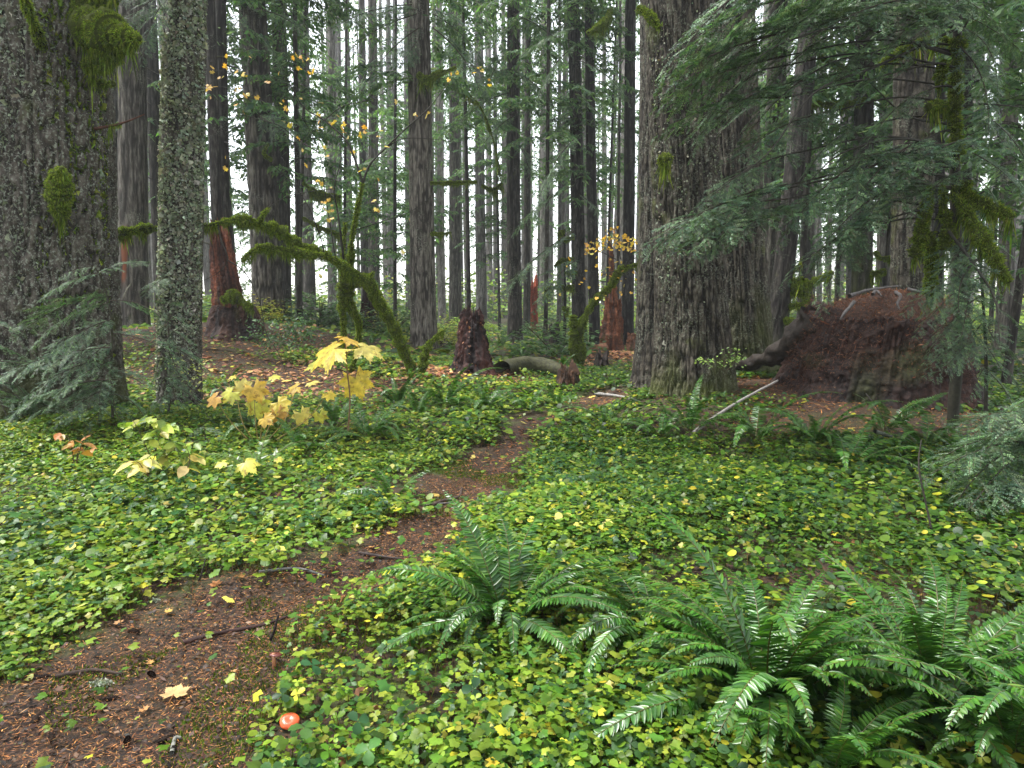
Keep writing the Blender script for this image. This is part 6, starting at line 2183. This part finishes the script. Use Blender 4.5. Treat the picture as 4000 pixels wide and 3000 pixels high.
for i, (u, v, s, c, lab) in enumerate((
        (174, 700, .145, (.62, .40, .17), "largest tan maple leaf lying flat on the needle covered path"),
        (144, 718, .055, (.50, .24, .08), "small curled orange leaf just left below the largest tan leaf"),
        (168, 624, .060, (.60, .36, .08), "yellow orange leaf at the path's upper edge above the long stick"),
        (120, 630, .060, (.52, .28, .12), "faded orange leaf beside a dark cone on the path"),
        (217, 590, .085, (.50, .20, .06), "orange brown lobed leaf at the far edge of the path bend"),
        (243, 584, .055, (.52, .26, .08), "small orange leaf right of the orange brown lobed leaf on the path edge"),
        (150, 672, .045, (.52, .28, .07), "little orange leaf on the needles above the largest tan leaf"),
        (236, 676, .050, (.55, .30, .12), "pale orange leaf near the reddish brown mushroom"),
        (52, 548, .08, (.48, .20, .06), "orange brown leaf resting on the clover at the left"),
        (372, 552, .055, (.56, .30, .10), "orange leaf at the bend of the path beside the clover"),
        (333, 602, .07, (.60, .52, .12), "yellow leaf standing on edge where clover meets the path"),
        (258, 562, .10, (.70, .68, .14), "bright yellow leaf lying on the clover above the path bend"),
        (620, 686, .065, (.70, .68, .16), "lemon yellow leaf lying under the arching foreground fern fronds"),
        (455, 560, .06, (.72, .70, .12), "yellow leaf caught by the tip of the foreground fern"),
        (62, 700, .05, (.16, .09, .06), "dark brown curled leaf on the lower left path"))):
    fallen(u, v, s, c, lab, 700 + i, .4 + .3 * (i % 3))


def cone(u, v, s, label, seed):
    p = gp(u, v)
    mb = MB()
    n = 60
    k = np.arange(n)
    t = k / n
    a = k * 2.39996
    r = s * .42 * np.sin(pi * (t * .9 + .08)) ** .7
    core = np.linspace(0, 1, 10)
    add_tube(mb, np.stack([core * s * 2.0 - s, 0 * core, 0 * core + s * .35], -1), s * .30 * np.sin(pi * (core * .9 + .06)) ** .7 + .001, 8, (.03, .018, .012))
    pos = np.stack([t * s * 2 - s, r * .75 * np.cos(a), r * .75 * np.sin(a) + s * .35], -1)
    X = nrm(np.stack([np.full(n, .7), np.cos(a), np.sin(a)], -1))
    Z = nrm(np.stack([np.full(n, -.7), np.cos(a), np.sin(a)], -1))
    stamp(mb, *T_QUADL, pos, X, Z, s * .34, s * .36, s * .3, c=pal(n, [(.055, .03, .02), (.03, .018, .012)], [1, 1], .2, np.random.default_rng(seed)))
    o = mb.obj("fir_cone", M_TWIG, smooth=False)
    o.location = p
    o.rotation_euler = (0, 0, (seed * 1.7) % 6.28)
    tag(o, label, "cone")


for i, (u, v, lab) in enumerate(((134, 638, "dark wet fir cone on the path's upper part near the long stick"), (36, 727, "black fir cone at the far left bottom of the path"), (112, 707, "black fir cone left of the largest tan leaf"),
                                 (128, 751, "dark fir cone at the bottom of the path, left of the hollow"), (42, 685, "flat dark fir cone on the left side of the path"), (52, 742, "dark cone lying by the brown leaf at bottom left"),
                                 (165, 752, "dark cone at the very bottom of the path"), (152, 682, "small slim dark cone in the middle of the path"), (88, 632, "slender brown cone at the upper left of the path"))):
    cone(u, v, .026, lab, i)

# grey lichen tuft on the path
for i, (u, v, s, lab) in enumerate(((101, 687, .05, "pale green grey lichen tuft in the middle of the path"), (156, 602, .03, "tiny pale lichen tuft near the long stick's upper end"), (430, 505, .03, "small whitish lichen tuft on the path by the forked branch"))):
    p = gp(u, v)
    r_ = np.random.default_rng(i)
    mb = MB()
    n = 240
    pos = r_.normal(0, .4, (n, 3)) * s * np.array([1, .6, .3]) + np.array([0, 0, s * .25])
    stamp(mb, *T_QUADL, pos, r_.normal(0, 1, (n, 3)), r_.normal(0, 1, (n, 3)), .009, .006, c=pal(n, [(.42, .46, .36), (.30, .34, .26)], [1, 1], .15, r_))
    o = mb.obj("lichen_tuft", M_LICH, smooth=False)
    o.location = p
    tag(o, lab, "lichen")


# ------------------------------------------------------------------ the damp air
hz = MB()
q = np.array([(x, y, z) for z in (-3.5, 42) for y in (-45, 125) for x in (-110, 110)], float)
hz.add(q, [[0, 2, 3, 1], [4, 5, 7, 6], [0, 1, 5, 4], [2, 6, 7, 3], [0, 4, 6, 2], [1, 3, 7, 5]])
m, t, out = newmat("damp_air")
pv = N(t, "ShaderNodeVolumePrincipled")
pv.inputs["Color"].default_value = (.93, .97, 1, 1)
pv.inputs["Density"].default_value = .0011
pv.inputs["Anisotropy"].default_value = .2
t.links.new(pv.outputs[0], out.inputs["Volume"])
tag(hz.obj("haze", m, smooth=False), kind="stuff")
S.cycles.volume_bounces = 0
